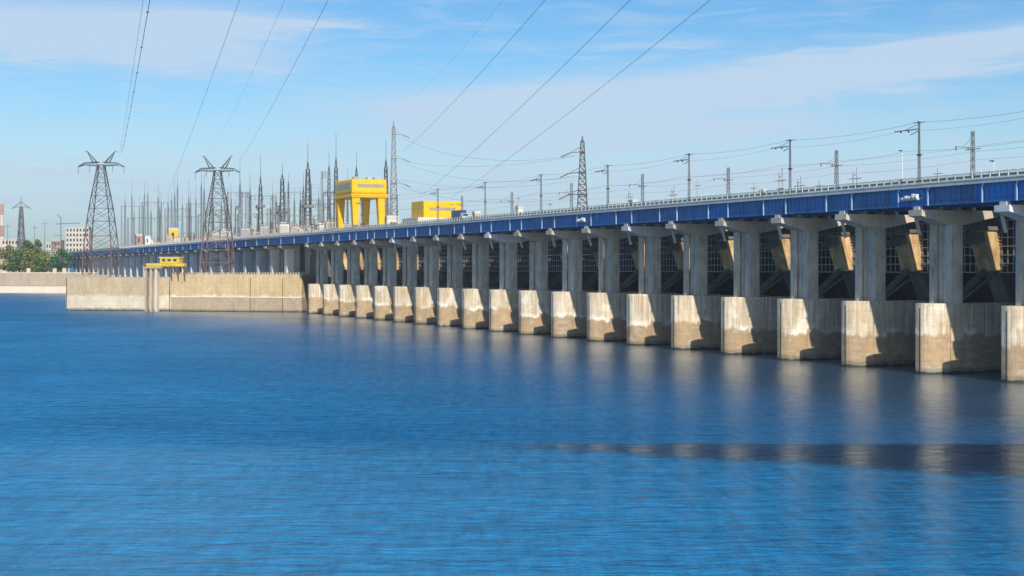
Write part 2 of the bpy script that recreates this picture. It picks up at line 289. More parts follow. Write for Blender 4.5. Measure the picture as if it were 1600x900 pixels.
# ------------------------------------------------------------------ mesh helpers
class MB:
    def __init__(s): s.v = []; s.f = []
    def add(s, vs, fs):
        o = len(s.v); s.v += [tuple(v) for v in vs]; s.f += [tuple(i + o for i in f) for f in fs]; return s
    def box(s, x0, x1, y0, y1, z0, z1):
        return s.add([(x0, y0, z0), (x1, y0, z0), (x1, y1, z0), (x0, y1, z0), (x0, y0, z1), (x1, y0, z1), (x1, y1, z1), (x0, y1, z1)],
                     [(0, 3, 2, 1), (4, 5, 6, 7), (0, 1, 5, 4), (1, 2, 6, 5), (2, 3, 7, 6), (3, 0, 4, 7)])
    def prism_z(s, pts, z0, z1, taper=1.0):
        n = len(pts)
        return s.add([(x, y, z0) for x, y in pts] + [(x * taper, y * taper, z1) for x, y in pts],
                     [tuple(range(n - 1, -1, -1)), tuple(range(n, 2 * n))] + [(i, (i + 1) % n, n + (i + 1) % n, n + i) for i in range(n)])
    def prism_y(s, pts, y0, y1):
        """polygon in x,z extruded along y"""
        n = len(pts)
        return s.add([(x, y0, z) for x, z in pts] + [(x, y1, z) for x, z in pts],
                     [tuple(range(n)), tuple(range(2 * n - 1, n - 1, -1))] + [(i, n + i, n + (i + 1) % n, (i + 1) % n) for i in range(n)])
    def bar(s, a, b, w, w2=None, n=4):
        a, b = Vector(a), Vector(b); d = b - a
        if d.length < 1e-6: return s
        d.normalize(); up = Vector((0, 0, 1)) if abs(d.z) < 0.95 else Vector((1, 0, 0))
        p = d.cross(up).normalized(); q = d.cross(p)
        w2 = w if w2 is None else w2
        vs = []
        for c, r in ((a, w / 2), (b, w2 / 2)):
            for k in range(n):
                an = 2 * math.pi * (k + 0.5) / n; rr = r * (1.414 if n == 4 else 1)
                vs.append(c + (p * math.cos(an) + q * math.sin(an)) * rr)
        return s.add(vs, [tuple(range(n - 1, -1, -1)), tuple(range(n, 2 * n))] + [(k, (k + 1) % n, n + (k + 1) % n, n + k) for k in range(n)])
    def build(s, name, mat, parent=None, loc=None, rot=None, bevel=0.0, smooth=False):
        me = bpy.data.meshes.new(name); me.from_pydata([tuple(v) for v in s.v], [], s.f); me.validate(); me.update()
        o = bpy.data.objects.new(name, me); COL.objects.link(o)
        if mat: me.materials.append(MATS[mat])
        if parent: o.parent = parent
        if loc is not None: o.location = loc
        if rot is not None: o.rotation_euler = (0, 0, rot)
        if bevel:
            md = o.modifiers.new('bevel', 'BEVEL'); md.width = bevel; md.segments = 2; md.limit_method = 'ANGLE'
        if smooth:
            for p in me.polygons: p.use_smooth = True
        return o
def tag(o, label=None, cat=None, group=None, kind=None):
    if label: o['label'] = label
    if cat: o['category'] = cat
    if group: o['group'] = group
    if kind: o['kind'] = kind
    return o
def empty(name, loc, rot=0.0, label=None, cat=None, group=None):
    o = bpy.data.objects.new(name, None); COL.objects.link(o); o.location = loc; o.rotation_euler = (0, 0, rot); o.empty_display_size = 0.5
    return tag(o, label, cat, group)
def copy_tree(o, parent=None):
    c = o.copy(); COL.objects.link(c)
    if parent: c.parent = parent; c.matrix_parent_inverse = o.matrix_parent_inverse.copy()
    for ch in [k for k in ALL_CHILDREN(o)]: copy_tree(ch, c)
    return c
def ALL_CHILDREN(o): return list(o.children)
ORD = ['first', 'second', 'third', 'fourth', 'fifth', 'sixth', 'seventh', 'eighth', 'ninth', 'tenth', 'eleventh', 'twelfth', 'thirteenth', 'fourteenth',
       'fifteenth', 'sixteenth', 'seventeenth', 'eighteenth', 'nineteenth', 'twentieth', 'twenty-first', 'twenty-second', 'twenty-third', 'twenty-fourth',
       'twenty-fifth', 'twenty-sixth', 'twenty-seventh', 'twenty-eighth', 'twenty-ninth', 'thirtieth', 'thirty-first', 'thirty-second', 'thirty-third',
       'thirty-fourth', 'thirty-fifth', 'thirty-sixth', 'thirty-seventh', 'thirty-eighth', 'thirty-ninth', 'fortieth', 'forty-first', 'forty-second', 'forty-third', 'forty-fourth', 'forty-fifth'] + ['forty-' + w for w in ('sixth', 'seventh', 'eighth', 'ninth')] + ['fiftieth'] + ['fifty-' + w for w in ('first', 'second', 'third', 'fourth', 'fifth', 'sixth', 'seventh')]

# ------------------------------------------------------------------ setting: water, banks
def sheet(name, x0, x1, y0, y1, z, mat, kind='structure'):
    return tag(MB().add([(x0, y0, z), (x1, y0, z), (x1, y1, z), (x0, y1, z)], [(0, 1, 2, 3)]).build(name, mat), kind=kind)
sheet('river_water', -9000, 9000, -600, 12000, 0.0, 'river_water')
# far bank land (left, beyond the sea wall) and the raised ground behind the powerhouse
YB = 1316.0
mb = MB(); mb.add([(-6000, YB + 12, 17.0), (-190, YB + 12, 17.0), (-190, 12000, 17.0), (-9000, 12000, 17.0)], [(0, 1, 2, 3)])
tag(mb.build('far_bank_ground', 'soil'), kind='structure')
pts = [W(470, 62), W(1330, 62), W(1330, 2600), W(470, 2600)]
mb = MB(); mb.prism_z([(p.x, p.y) for p in pts][::-1], -1, 35.2)
tag(mb.build('substation_ground', 'soil'), kind='structure')
pts = [W(-300, 62.5), W(469, 62.5), W(469, 2600), W(-300, 2600)]
mb = MB(); mb.add([(p.x, p.y, 31.0) for p in pts][::-1], [(0, 1, 2, 3)])
tag(mb.build('reservoir_water', 'river_water'), kind='structure')

# ------------------------------------------------------------------ sea wall at far left
sw = empty('sea_wall', (-300, YB, 0), 0, 'long low concrete sea wall with pale sloping apron below the trees at far left', 'wall')
mb = MB(); mb.box(-1800, 106, 0, 12, -2, 17.3); mb.build('upper_wall', 'seawall_upper', sw)
mb = MB(); mb.box(-1800, 106, -0.3, 1.2, 17.32, 17.9); mb.build('coping', 'seawall_apron', sw)
mb = MB(); n = 60
mb.prism_z([(-1800, -16), (106, -16), (106, -0.01), (-1800, -0.01)], -2, 6.0); mb.build('apron', 'seawall_apron', sw)
mb = MB(); mb.box(-1800, 106, -16.4, -14.5, 6.02, 6.7); mb.build('apron_kerb', 'seawall_upper', sw)
for px, lab in ((45, 'pale concrete block on the sea wall, leftmost of the three'), (86, 'pale concrete block on the sea wall, middle of the three'), (101, 'pale concrete block on the sea wall nearest the dam')):
    mb = MB(); mb.box(-1.6, 1.6, -1.2, 1.2, 0, 4.0); mb.box(-1.9, 1.9, -1.5, 1.5, 4.0, 4.4)
    tag(mb.build('wall_block', 'seawall_apron', None, (Xpix(px, YB + 5), YB + 5, 17.3)), lab, 'block', 'blocks on the sea wall')

# ------------------------------------------------------------------ dividing wall (mole) that closes the spillway
F1 = Vector((Xpix(460, 709), 709, 0)); F2 = Vector((Xpix(103, 740), 740, 0))
dirm = (F2 - F1); Lm = dirm.length; dirm.normalize(); rotm = math.atan2(-dirm.y, -dirm.x)   # local x runs right (towards the dam)
# local frame: origin F2 (left end), x towards F1, y away from the camera
mole = empty('dividing_wall', F2, rotm, 'long sunlit tan concrete dividing wall standing in the water left of the piers', 'wall')
xs = Lm * (1 - (460 - 272) / 357.0)
mb = MB(); mb.box(0, xs - 0.02, 0, 34, -3, 16.8); mb.build('low_section', 'mole_pale_concrete', mole)
mb = MB(); mb.box(xs, Lm + 4, -0.4, 34, -3, 17.9); mb.build('high_section', 'mole_concrete', mole)
mb = MB(); mb.box(xs, Lm + 4, -0.7, -0.41, 6.9, 7.35); mb.build('salt_ledge', 'seawall_apron', mole)
mb = MB(); n = int((Lm + 4 - xs) / 1.45)
mb.box(xs, Lm + 4, -0.35, 0.1, 17.92, 18.3)
for k in range(n):
    x = xs + 0.4 + k * 1.45; mb.box(x, x + 0.62, -0.38, 0.12, 18.3, 19.25)
mb.build('crenellated_parapet', 'mole_pale_concrete', mole)
for xx in (0.5, 46.0, xs - 1.0, xs + 42, Lm - 6):
    MB().box(xx, xx + 0.25, -0.55, -0.42, 0, 16.5).build('wall_joint', 'dark_steel', mole)
mb = MB(); mb.box(0.5, 24, -0.1, 3, 16.82, 17.9); mb.build('low_kerb', 'seawall_upper', mole)

# yellow mooring gantry on piles in front of the wall
def mole_pt(x, y, z=0): return F2 + dirm * -x * -1 * 0 + Vector((math.cos(rotm) * x - math.sin(rotm) * y, math.sin(rotm) * x + math.cos(rotm) * y, z))
gx = Lm * (237 - 103) / 357.0
g = empty('mooring_gantry', mole_pt(gx, -3.4, 0), rotm, 'yellow beam crane with small cabin on concrete piles in front of the dividing wall', 'gantry')
for xx, w in ((0.0, .9), (2.7, .9), (5.2, 1.3)):
    MB().box(xx, xx + w, -1.2, 1.2, -3, 21.0).build('pile', 'equipment_tan' if w < 1.2 else 'seawall_apron', g, bevel=0.1)
MB().box(-0.8, 9.0, -1.8, 4.5, 21.01, 22.0).build('pile_cap', 'equipment_tan', g, bevel=0.08)
MB().box(0.5, 21.0, -0.8, 1.6, 22.02, 23.6).build('beam', 'pale_yellow_paint', g, bevel=0.08)
c = MB().box(8.0, 18.5, -1.0, 3.0, 23.62, 26.4).build('cabin', 'pale_yellow_paint', g, bevel=0.1)
MB().box(7.6, 18.9, -1.4, 3.4, 26.42, 26.7).build('roof', 'white_paint', c)
for k in range(3): MB().box(9.2 + k * 3.0, 11.0 + k * 3.0, -1.08, -1.01, 24.6, 25.7).build('window', 'window_dark', c)
for xx in (13.0, 16.5, 20.0):
    mb = MB(); mb.bar((xx, 0.5, 22.2), (xx + 0.8, 0.5, 16.5), 0.45); mb.bar((xx, 4.0, 22.2), (xx + 0.8, 4.0, 16.9), 0.45); mb.bar((xx, 0.5, 21), (xx + 0.5, 4.0, 18), 0.2)
    mb.build('leg', 'red_primer', g)
mb = MB()
for k in range(9): mb.box(-0.8 + k * 2.2, -0.7 + k * 2.2, -1.7, -1.6, 22.0, 23.1)
mb.box(-0.8, 17, -1.7, -1.6, 23.05, 23.15); mb.build('handrail', 'pale_yellow_paint', g)

# ------------------------------------------------------------------ bridge piers of the spillway
NB, FIRST = 20, -3
def dam_empty(name, t, u, z, label=None, cat=None, group=None): return empty(name, W(t, u, z), ROTZ, label, cat, group)
def nose_outline(t0, t1, w0, w1, ul, um, n=7):
    """plan of the pier: flat tip between w0 and w1 at u=0, elliptic cheeks reaching t0/t1 at u=ul, body back to um"""
    pts = [(0, w1), (0, w0)]
    for k in range(1, n + 1):
        a = math.pi / 2 * k / n; pts.append((ul * (1 - math.cos(a)), w0 + (t0 - w0) * math.sin(a)))
    pts.append((um, t0)); pts.append((um, t1))
    for k in range(n, 0, -1):
        a = math.pi / 2 * k / n; pts.append((ul * (1 - math.cos(a)), w1 + (t1 - w1) * math.sin(a)))
    return pts
def make_pier():
    r = dam_empty('bridge_pier', 0, 0, 0)
    mb = MB(); mb.prism_z(nose_outline(-3.7, 1.1, -1.1, -0.1, 4.6, 29.0), -3, 13.3); b = mb.build('base', 'pier_concrete', r)
    mb = MB(); mb.prism_z(nose_outline(-3.73, 1.13, -1.1, -0.1, 4.6, 29.03), 13.31, 13.9); mb.build('coping', 'pier_concrete', b)
    mb = MB(); mb.box(-0.03, 0.5, -1.38, -1.22, 0, 13.0); mb.build('ladder_groove', 'dark_steel', b)
    # main column: two shafts side by side with a shallow groove, going down over the side of the base
    mb = MB(); mb.box(5.7, 8.5, -3.9, -1.6, 13.9, 29.8); mb.box(5.95, 8.2, -1.6, -1.2, 13.9, 29.8); mb.box(5.7, 8.5, -1.2, 0.2, 13.9, 29.8)
    mb.build('column', 'column_concrete', r)
    mb = MB(); mb.box(5.5, 8.9, -3.85, -3.69, -2, 13.29); mb.build('pilaster', 'pier_concrete', b)
    mb = MB(); mb.box(4.2, 5.3, -0.2, 0.9, 13.9, 29.8); mb.build('slender_column', 'column_concrete', r)
    cap = [(-1.7, 32.3), (-1.7, 31.1), (-0.8, 30.9), (3.2, 29.75), (5.2, 29.45), (9.0, 29.45), (11.5, 29.9), (14.8, 30.7), (17.6, 31.1), (17.6, 32.3)]
    mb = MB(); mb.prism_y(cap, -3.95, 0.0); c = mb.build('cap', 'cap_concrete', r)
    for u in (-1.0, 4.0, 8.6, 12.2):
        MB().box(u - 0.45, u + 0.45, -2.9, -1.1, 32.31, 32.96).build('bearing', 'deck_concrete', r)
    MB().bar((0.6, 0.6, 30.9), (1.6, 0.6, 27.4), 0.5).build('strut', 'cap_concrete', r)
    # rear tower that carries the railway deck
    body = [(21.0, 13.9), (18.2, 20.2), (18.2, 28.4), (25.4, 28.4), (25.4, 13.9)]
    mb = MB(); mb.prism_y(body, -3.6, 0.9); tr = mb.build('rear_tower', 'dam_concrete', r)  # dark concrete here stands in for the shade under the deck
    mb = MB(); mb.prism_y([(14.3, 28.38), (14.4, 27.2), (16.7, 20.2), (18.19, 20.2), (18.19, 28.38)], -3.9, 1.0); mb.build('sun_patch_block', 'sunlit_tower_concrete', tr)  # tan block cut to the slanted outline of the sun patch
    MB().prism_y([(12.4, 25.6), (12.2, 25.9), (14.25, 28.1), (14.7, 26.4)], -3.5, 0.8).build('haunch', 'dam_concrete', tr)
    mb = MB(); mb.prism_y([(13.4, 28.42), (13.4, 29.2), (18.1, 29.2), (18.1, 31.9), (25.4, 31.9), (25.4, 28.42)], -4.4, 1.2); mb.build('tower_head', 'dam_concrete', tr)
    mb = MB()
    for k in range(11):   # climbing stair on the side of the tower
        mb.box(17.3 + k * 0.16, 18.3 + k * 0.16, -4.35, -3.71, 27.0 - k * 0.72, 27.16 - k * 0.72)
    mb.build('stair', 'sunlit_tower_concrete', tr)
    mb = MB(); mb.bar((9.0, -0.9, 14.3), (19.0, -0.9, 22.2), 1.0); mb.bar((8.7, -2.9, 14.2), (17.0, -2.9, 19.4), 0.4); mb.build('inclined_brace', 'dam_concrete', tr)
    return r
PIER_LAND = {1: 'front piers at the right edge'}
proto = make_pier(); piers = []
for i in range(FIRST, NB):
    o = proto if i == FIRST else copy_tree(proto)
    o.location = W(i * BAY, 0, 0); o['category'] = 'pier'; o['group'] = 'bridge piers along the spillway'
    piers.append(o)
    if i < 0: o['label'] = 'concrete bridge pier outside the photo, %s beyond the right edge' % ORD[-i - 1]
    elif i == 0: o['label'] = 'largest bridge pier, its sunlit base cut by the right edge of the photo'
    else:
        ext = {1: ', below the white lamp unit', 6: ', with a pale blue-grey cap', 10: ', with a pale blue-grey cap', 19: ', touching the long dividing wall'}.get(i, '')
        o['label'] = '%s bridge pier from the right edge, on a sunlit base%s' % (ORD[i], ext)
    for ch in o.children:
        if ch.name.startswith('cap') and i in (0, 6, 10, 14): ch.material_slots[0].link = 'OBJECT'; ch.material_slots[0].material = MATS['pale_cap_concrete']

# lattice grilles hung between the rear towers
def make_grille():
    mb = MB(); y0, y1, z0, z1 = 1.05, 20.2, 20.0, 30.5
    for k in range(12): y = y0 + 0.5 + k * (y1 - y0 - 1.0) / 11; mb.box(18.0, 18.16, y - 0.11, y + 0.11, z0, z1)
    for k in range(7): z = z0 + k * (z1 - z0) / 6; mb.box(17.85, 17.99, y0, y1, z - 0.11, z + 0.11)
    return mb
gp = None
for i in range(0, NB - 1):
    if gp is None: gp = make_grille().build('steel_grille', 'grille_steel', None, W(0, 0, 0), ROTZ); o = gp
    else: o = gp.copy(); COL.objects.link(o)
    o.location = W(i * BAY, 0, 0)
    tag(o, 'pale lattice grille in shadow just beyond the %s bridge pier from the right' % ORD[i], 'grille', 'grilles between the rear towers')

# ------------------------------------------------------------------ dam body behind the piers
T0, T1 = -100.0, 1290.0
LT = T1 - T0
dam = dam_empty('spillway_dam', T0, 0, 0, 'massive concrete dam body with dark gates in the shade behind the bridge piers', 'dam')
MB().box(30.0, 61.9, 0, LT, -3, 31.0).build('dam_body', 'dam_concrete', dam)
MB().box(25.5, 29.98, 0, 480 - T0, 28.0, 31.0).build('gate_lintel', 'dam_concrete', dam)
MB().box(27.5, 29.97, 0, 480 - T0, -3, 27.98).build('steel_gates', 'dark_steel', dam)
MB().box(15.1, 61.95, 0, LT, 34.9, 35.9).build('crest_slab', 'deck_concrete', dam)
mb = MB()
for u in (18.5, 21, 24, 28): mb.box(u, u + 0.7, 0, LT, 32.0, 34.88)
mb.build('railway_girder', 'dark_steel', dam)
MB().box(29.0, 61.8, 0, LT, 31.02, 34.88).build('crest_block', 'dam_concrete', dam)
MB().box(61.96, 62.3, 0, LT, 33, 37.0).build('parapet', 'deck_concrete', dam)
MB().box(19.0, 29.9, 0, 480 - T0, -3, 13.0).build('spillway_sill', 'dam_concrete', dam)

# powerhouse section (left)
TP0, PB = 502.0, 28.65
ph = dam_empty('powerhouse', TP0 - 20, 0, 0, 'pale grey powerhouse wall with tall dark slots under the left end of the bridge', 'powerhouse')
LP = T1 - TP0 + 20
MB().box(12.5, 29.9, 14, LP, -3, 34.8).build('wall', 'column_concrete', ph)
MB().box(12.5, 29.9, 0.1, 13.98, -3, 30.9).build('end_bay', 'dam_concrete', ph)
MB().box(22.0, 61.0, 40, LP, 35.92, 40.6).build('machine_hall', 'deck_concrete', ph)
nslot = 28
for k in range(nslot):
    y = 20 + k * PB
    MB().box(12.4, 12.52, y + 3.0, y + 11.5, 19.5, 33.0).build('tall_opening', 'dark_steel', ph)
    MB().box(12.1, 12.48, y + 14.0, y + 17.0, 17.0, 33.0).build('pilaster', 'column_concrete', ph)
ebk = MB().box(-1.8, 12.0, LP + 0.05, LP + 9, -3, 35).build('end_block', 'blue_paint', ph)
MB().box(-2.6, -1.85, LP + 3, LP + 9.2, 5, 36).build('end_post', 'white_paint', ph)

def make_col():
    r = dam_empty('support_column', 0, 0, 0)
    mb = MB(); mb.box(1.8, 5.6, -2.1, 2.1, -2, 30.6); mb.build('shaft', 'pale_cap_concrete', r)
    mb = MB(); mb.prism_y([(-1.5, 32.4), (-1.5, 31.5), (1.4, 30.55), (6.2, 30.55), (7.9, 31.2), (7.9, 32.4)], -2.3, 2.3); mb.build('cap', 'cap_concrete', r)
    return r
cp = make_col()
for k in range(28):
    o = cp if k == 0 else copy_tree(cp)
    o.location = W(TP0 + k * PB, 0, 0)
    tag(o, 'square column under the left bridge end, %s leftwards from the sunlit bases' % ORD[k], 'column', 'columns under the powerhouse bridge')

# ------------------------------------------------------------------ bridge deck
gd = dam_empty('road_bridge', T0, 0, 0, 'long road bridge with deep blue steel girders running the length of the dam', 'bridge')
MB().box(-1.85, 12.0, 0, LT, 36.52, 37.25).build('deck_slab', 'deck_concrete', gd)
MB().box(-1.95, -1.2, 0, LT, 37.26, 37.5).build('kerb', 'white_paint', gd)
mb = MB()
mb.box(-1.06, -1.0, 0, LT, 33.15, 36.35)
s = 0.0
while s < 900 - T0:
    mb.box(-1.15, -1.065, s, s + 0.04, 33.2, 36.3); s += 1.5
mb.build('front_web', 'blue_paint', gd)
mb = MB(); mb.box(-1.35, -0.65, 0, LT, 33.0, 33.14); mb.box(-1.35, -0.65, 0, LT, 36.36, 36.5); mb.build('front_flange', 'blue_paint', gd)
mb = MB(); mb.box(-1.3, -1.07, 0, LT, 34.0, 34.07); mb.build('web_rib', 'blue_paint', gd)
mb = MB()
for u in (4.0, 8.5, 11.6): mb.box(u, u + 0.3, 0, LT, 33.0, 36.5)
mb.build('inner_girders', 'blue_paint', gd)
MB().box(-0.95, 11.6, 0, LT, 33.5, 33.7).build('soffit_bracing', 'dark_steel', gd)
for i in range(FIRST, 40):
    for ph_ in (-0.23, -0.86):
        t = (i + 1 + ph_) * BAY
        if not (T0 < t < 930): continue
        mb = MB(); mb.box(-1.62, -1.37, t - T0 - 0.13, t - T0 + 0.13, 33.0, 35.9); mb.bar((-1.5, t - T0, 35.85), (-1.7, t - T0 - 0.5, 36.5), 0.25)
        if ph_ == -0.23 or i < 18: mb.build('drain_pipe', 'pipe_paint', gd)
MB().box(-1.1, 11.9, 0, LT, 37.26, 37.30).build('road_surface', 'asphalt', gd)
mb = MB()
for k in range(220): mb.box(5.3, 5.45, k * 6.0, k * 6.0 + 3.0, 37.304, 37.308)
mb.build('lane_marking', 'white_paint', gd)

# railing: posts as parts near us, the rest in one mesh
rl = dam_empty('bridge_railing', T0, 0, 37.5, 'low white-posted railing along the outer edge of the blue bridge', 'railing')
PS = 2.35; post_mb = MB().box(-1.78, -1.58, -0.13, 0.13, 0, 1.22)
pm = None; npost = int(LT / PS); kk0 = int((-22 - T0) / PS); rest = MB()
for k in range(npost):
    y = k * PS
    if kk0 <= k < kk0 + 100:
        if pm is None: pm = post_mb.build('post', 'white_paint', rl); o = pm
        else: o = pm.copy(); COL.objects.link(o); o.parent = rl
        o.location = (0, y, 0)
    elif y < 1100: rest.box(-1.78, -1.58, y - 0.13, y + 0.13, 0, 1.22)
tag(rest.build('far_posts', 'white_paint', rl), kind='stuff')
mb = MB(); mb.box(-1.76, -1.62, 0, LT, 1.0, 1.1); mb.box(-1.74, -1.66, 0, LT, 0.12, 0.18); mb.build('rail', 'deck_concrete', rl)
mb = MB(); y = 0
while y < 520: mb.box(-1.72, -1.68, y, y + 0.05, 0.15, 1.0); y += 0.34
mb.build('baluster_screen', 'rail_green', rl)
# crash barrier in the middle, darker, seen between the posts
bar = dam_empty('crash_barrier', T0, 0, 37.3, 'dark green crash barrier seen between the white railing posts', 'barrier')
MB().box(0.2, 0.3, 0, LT, 0.45, 0.95).build('beam', 'rail_green', bar)
mb = MB(); y = 0
while y < LT: mb.box(0.31, 0.45, y, y + 0.15, 0, 0.9); y += 3.0
tag(mb.build('post', 'rail_green', bar), kind='stuff')

# small white lamp units fixed on the girder
for px, lab, pl in ((1422, 'white cluster of floodlights hung on the blue girder at the right', 8.1), (908, 'white cluster of floodlights hung on the blue girder near the middle', 6)):
    t = t_of(px, -1.6); r = dam_empty('floodlight_cluster', t, -1.6, 34.2, lab, 'floodlight', 'floodlights on the girder')
    mb = MB(); mb.box(-0.25, 0.2, -2.6, 2.4, 0.0, 0.12); mb.bar((-0.1, -2.5, 0.05), (-0.1, -3.6, 0.3), 0.08); mb.build('bracket', 'white_paint', r)
    for y, h in ((-2.2, 1.15), (-1.2, 1.25), (-0.1, 0.85), (0.9, 0.95), (1.9, 0.6)):
        mb = MB(); mb.prism_y([(-0.45, 0.14), (-0.62, h * 0.5), (-0.45, h), (0.05, h), (0.15, 0.14)], y - 0.36, y + 0.36); mb.build('lamp_housing', 'white_paint', r, bevel=0.06)

# ------------------------------------------------------------------ catenary poles on the bridge
def lattice(mb, levels, w, wd=None, faces=4, zig=False):
    """levels: (z, hx, hy, cx) ; legs, horizontals and crossed braces"""
    wd = wd or w * 0.6
    cs = []
    for L in levels:
        z, hx, hy = L[0], L[1], L[2]; cx = L[3] if len(L) > 3 else 0
        cs.append([Vector((cx - hx, -hy, z)), Vector((cx + hx, -hy, z)), Vector((cx + hx, hy, z)), Vector((cx - hx, hy, z))])
    for a, b in zip(cs, cs[1:]):
        for k in range(4):
            mb.bar(a[k], b[k], w)
            k2 = (k + 1) % 4
            mb.bar(a[k], b[k2], wd); 
            if not zig: mb.bar(a[k2], b[k], wd)
            mb.bar(b[k], b[k2], wd)
    return mb
def even(z0, z1, h0, h1, n): return [(z0 + (z1 - z0) * k / n, h0 + (h1 - h0) * k / n, h0 + (h1 - h0) * k / n) for k in range(n + 1)]
def make_pole():
    r = dam_empty('catenary_pole', 0, 0, 37.3)
    mb = MB()
    mb.bar((-0.22, 0, 0), (-0.1, 0, 12.4), 0.2, 0.16); mb.bar((0.28, 0, 0), (0.14, 0, 12.4), 0.2, 0.16)
    for k in range(13): mb.bar((-0.2, 0, 0.4 + k), (0.24, 0, 0.9 + k * 0.96), 0.09)
    mb.build('mast', 'galvanised', r)
    MB().box(-0.4, 0.5, -0.35, 0.35, -0.04, 0.5).build('foot', 'deck_concrete', r)
    mb = MB(); mb.bar((0, 0, 12.4), (0.1, 0.0, 12.6), 0.6); mb.bar((-0.1, 0, 11.2), (-0.3, 7.2, 11.2), 0.18); mb.bar((0, 0, 12.2), (-0.1, 4.5, 11.25), 0.08)
    mb.bar((0.7, -1.2, 12.5), (-0.4, 1.2, 12.5), 0.14); mb.build('bracket_arm', 'galvanised', r)
    for y, z in ((3.0, 10.7), (5.4, 10.8)): MB().bar((-0.15, y, 11.2), (-0.15, y, z), 0.25).build('insulator', 'porcelain', r)
    MB().bar((0, 0, 10.8), (0, 2.6, 10.2), 0.12).build('stay', 'galvanised', r)
    MB().bar((0.05, 0, 5.9), (0.05, 0, 6.15), 0.75).build('collar', 'dark_steel', r)
    return r
pp = None; tops = []
t_p0 = t_of(1436, 1.0)
for k in range(-1, 15):
    t = t_p0 + 44.3 * k
    if pp is None: pp = make_pole(); o = pp
    else: o = copy_tree(pp)
    o.location = W(t, 1.0, 37.3); tops.append(W(t, 1.0, 49.8))
    lab = 'tall steel catenary pole beyond the right edge of the photo' if k < 0 else 'tall steel catenary pole with side arm on the bridge, %s from the right' % ORD[k]
    tag(o, lab, 'pole', 'catenary poles along the bridge')
def wire_through(points, sag, w, name, label, grp=None, off=Vector((0, 0, 0)), seg=8):
    mb = MB(); pr = None
    for a, b in zip(points, points[1:]):
        for k in range(seg):
            s0, s1 = k / seg, (k + 1) / seg
            p = a.lerp(b, s0) + off - Vector((0, 0, sag * 4 * s0 * (1 - s0))); q = a.lerp(b, s1) + off - Vector((0, 0, sag * 4 * s1 * (1 - s1)))
            mb.bar(p, q, w, n=3)
    return tag(mb.build(name, 'wire_metal'), label, 'cable', grp)
ex = W(-110, 1.0, 49.8)
wire_through(tops, 0.7, 0.06, 'overhead_cable', 'topmost cable strung along the tops of the bridge catenary poles', 'cables along the bridge')
wire_through(tops, 0.8, 0.045, 'overhead_cable', 'second cable slung just below the catenary pole tops', 'cables along the bridge', Vector((0, 0, -1.3)) + Vector((DX, DY, 0)) * 5.4)
wire_through(tops, 0.7, 0.05, 'overhead_cable', 'lower thin contact cable along the bridge catenary poles', 'cables along the bridge', Vector((0, 0, -5.5)) + Vector((DX, DY, 0)) * 3)

# twin-shaft railway masts on the crest, further back
def make_rmast():
    r = dam_empty('railway_mast', 0, 0, 35.9)
    mb = MB(); lattice(mb, [(k * 1.45, 0.42 - 0.02 * k, 0.30 - 0.01 * k) for k in range(9)], 0.10, 0.05, zig=True); mb.build('lattice_shaft', 'steel', r)
    mb = MB(); mb.bar((0, 0, 8.6), (-4.5, 0, 8.8), 0.12); mb.bar((0, 0, 10.6), (-2.5, 0, 8.8), 0.06); mb.bar((0, -2.4, 8.4), (0, 2.4, 8.4), 0.12); mb.build('cantilever', 'steel', r)
    MB().bar((-4.5, 0, 8.8), (-4.5, 0, 8.1), 0.2).build('insulator', 'porcelain', r); MB().bar((-1.2, 0, 8.8), (-1.2, 0, 8.2), 0.2).build('insulator', 'porcelain', r)
    return r
rp = None; rt = []
for k, px in enumerate((1520, 1307, 1138, 1004, 893, 800, 722)):
    t = t_of(px, 24.0)
    if rp is None: rp = make_rmast(); o = rp
    else: o = copy_tree(rp)
    o.location = W(t, 24.0, 35.9); o.scale = (1, 1, (zpix((205, 235, 262, 272, 286, 300, 306)[k], W(t, 24, 0).y) - 35.9) / 11.6); rt.append(W(t, 24.0, 45.5))
    tag(o, 'short lattice railway mast behind the railing, %s from the right' % ORD[k], 'mast', 'railway masts behind the bridge')
rt2 = [W(-90, 24, 45.5)] + rt
wire_through(rt2, 0.5, 0.05, 'contact_cable', 'thin railway contact cable behind the bridge poles, the upper one', 'railway cables', Vector((0, 0, 0)))
wire_through(rt2, 0.6, 0.05, 'contact_cable', 'thin railway contact cable behind the bridge poles, the lower one', 'railway cables', Vector((0, 0, -1.8)))
for (u, z, lab) in ((30, 47.5, 'thin cable over the crest, highest of the faint ones'), (34, 42.0, 'thin cable over the crest, lowest of the faint ones')):
    pts_ = [W(t, u, z) for t in range(-90, 700, 60)]
    wire_through(pts_, 0.5, 0.045, 'crest_cable', lab, 'faint cables over the crest', seg=4)

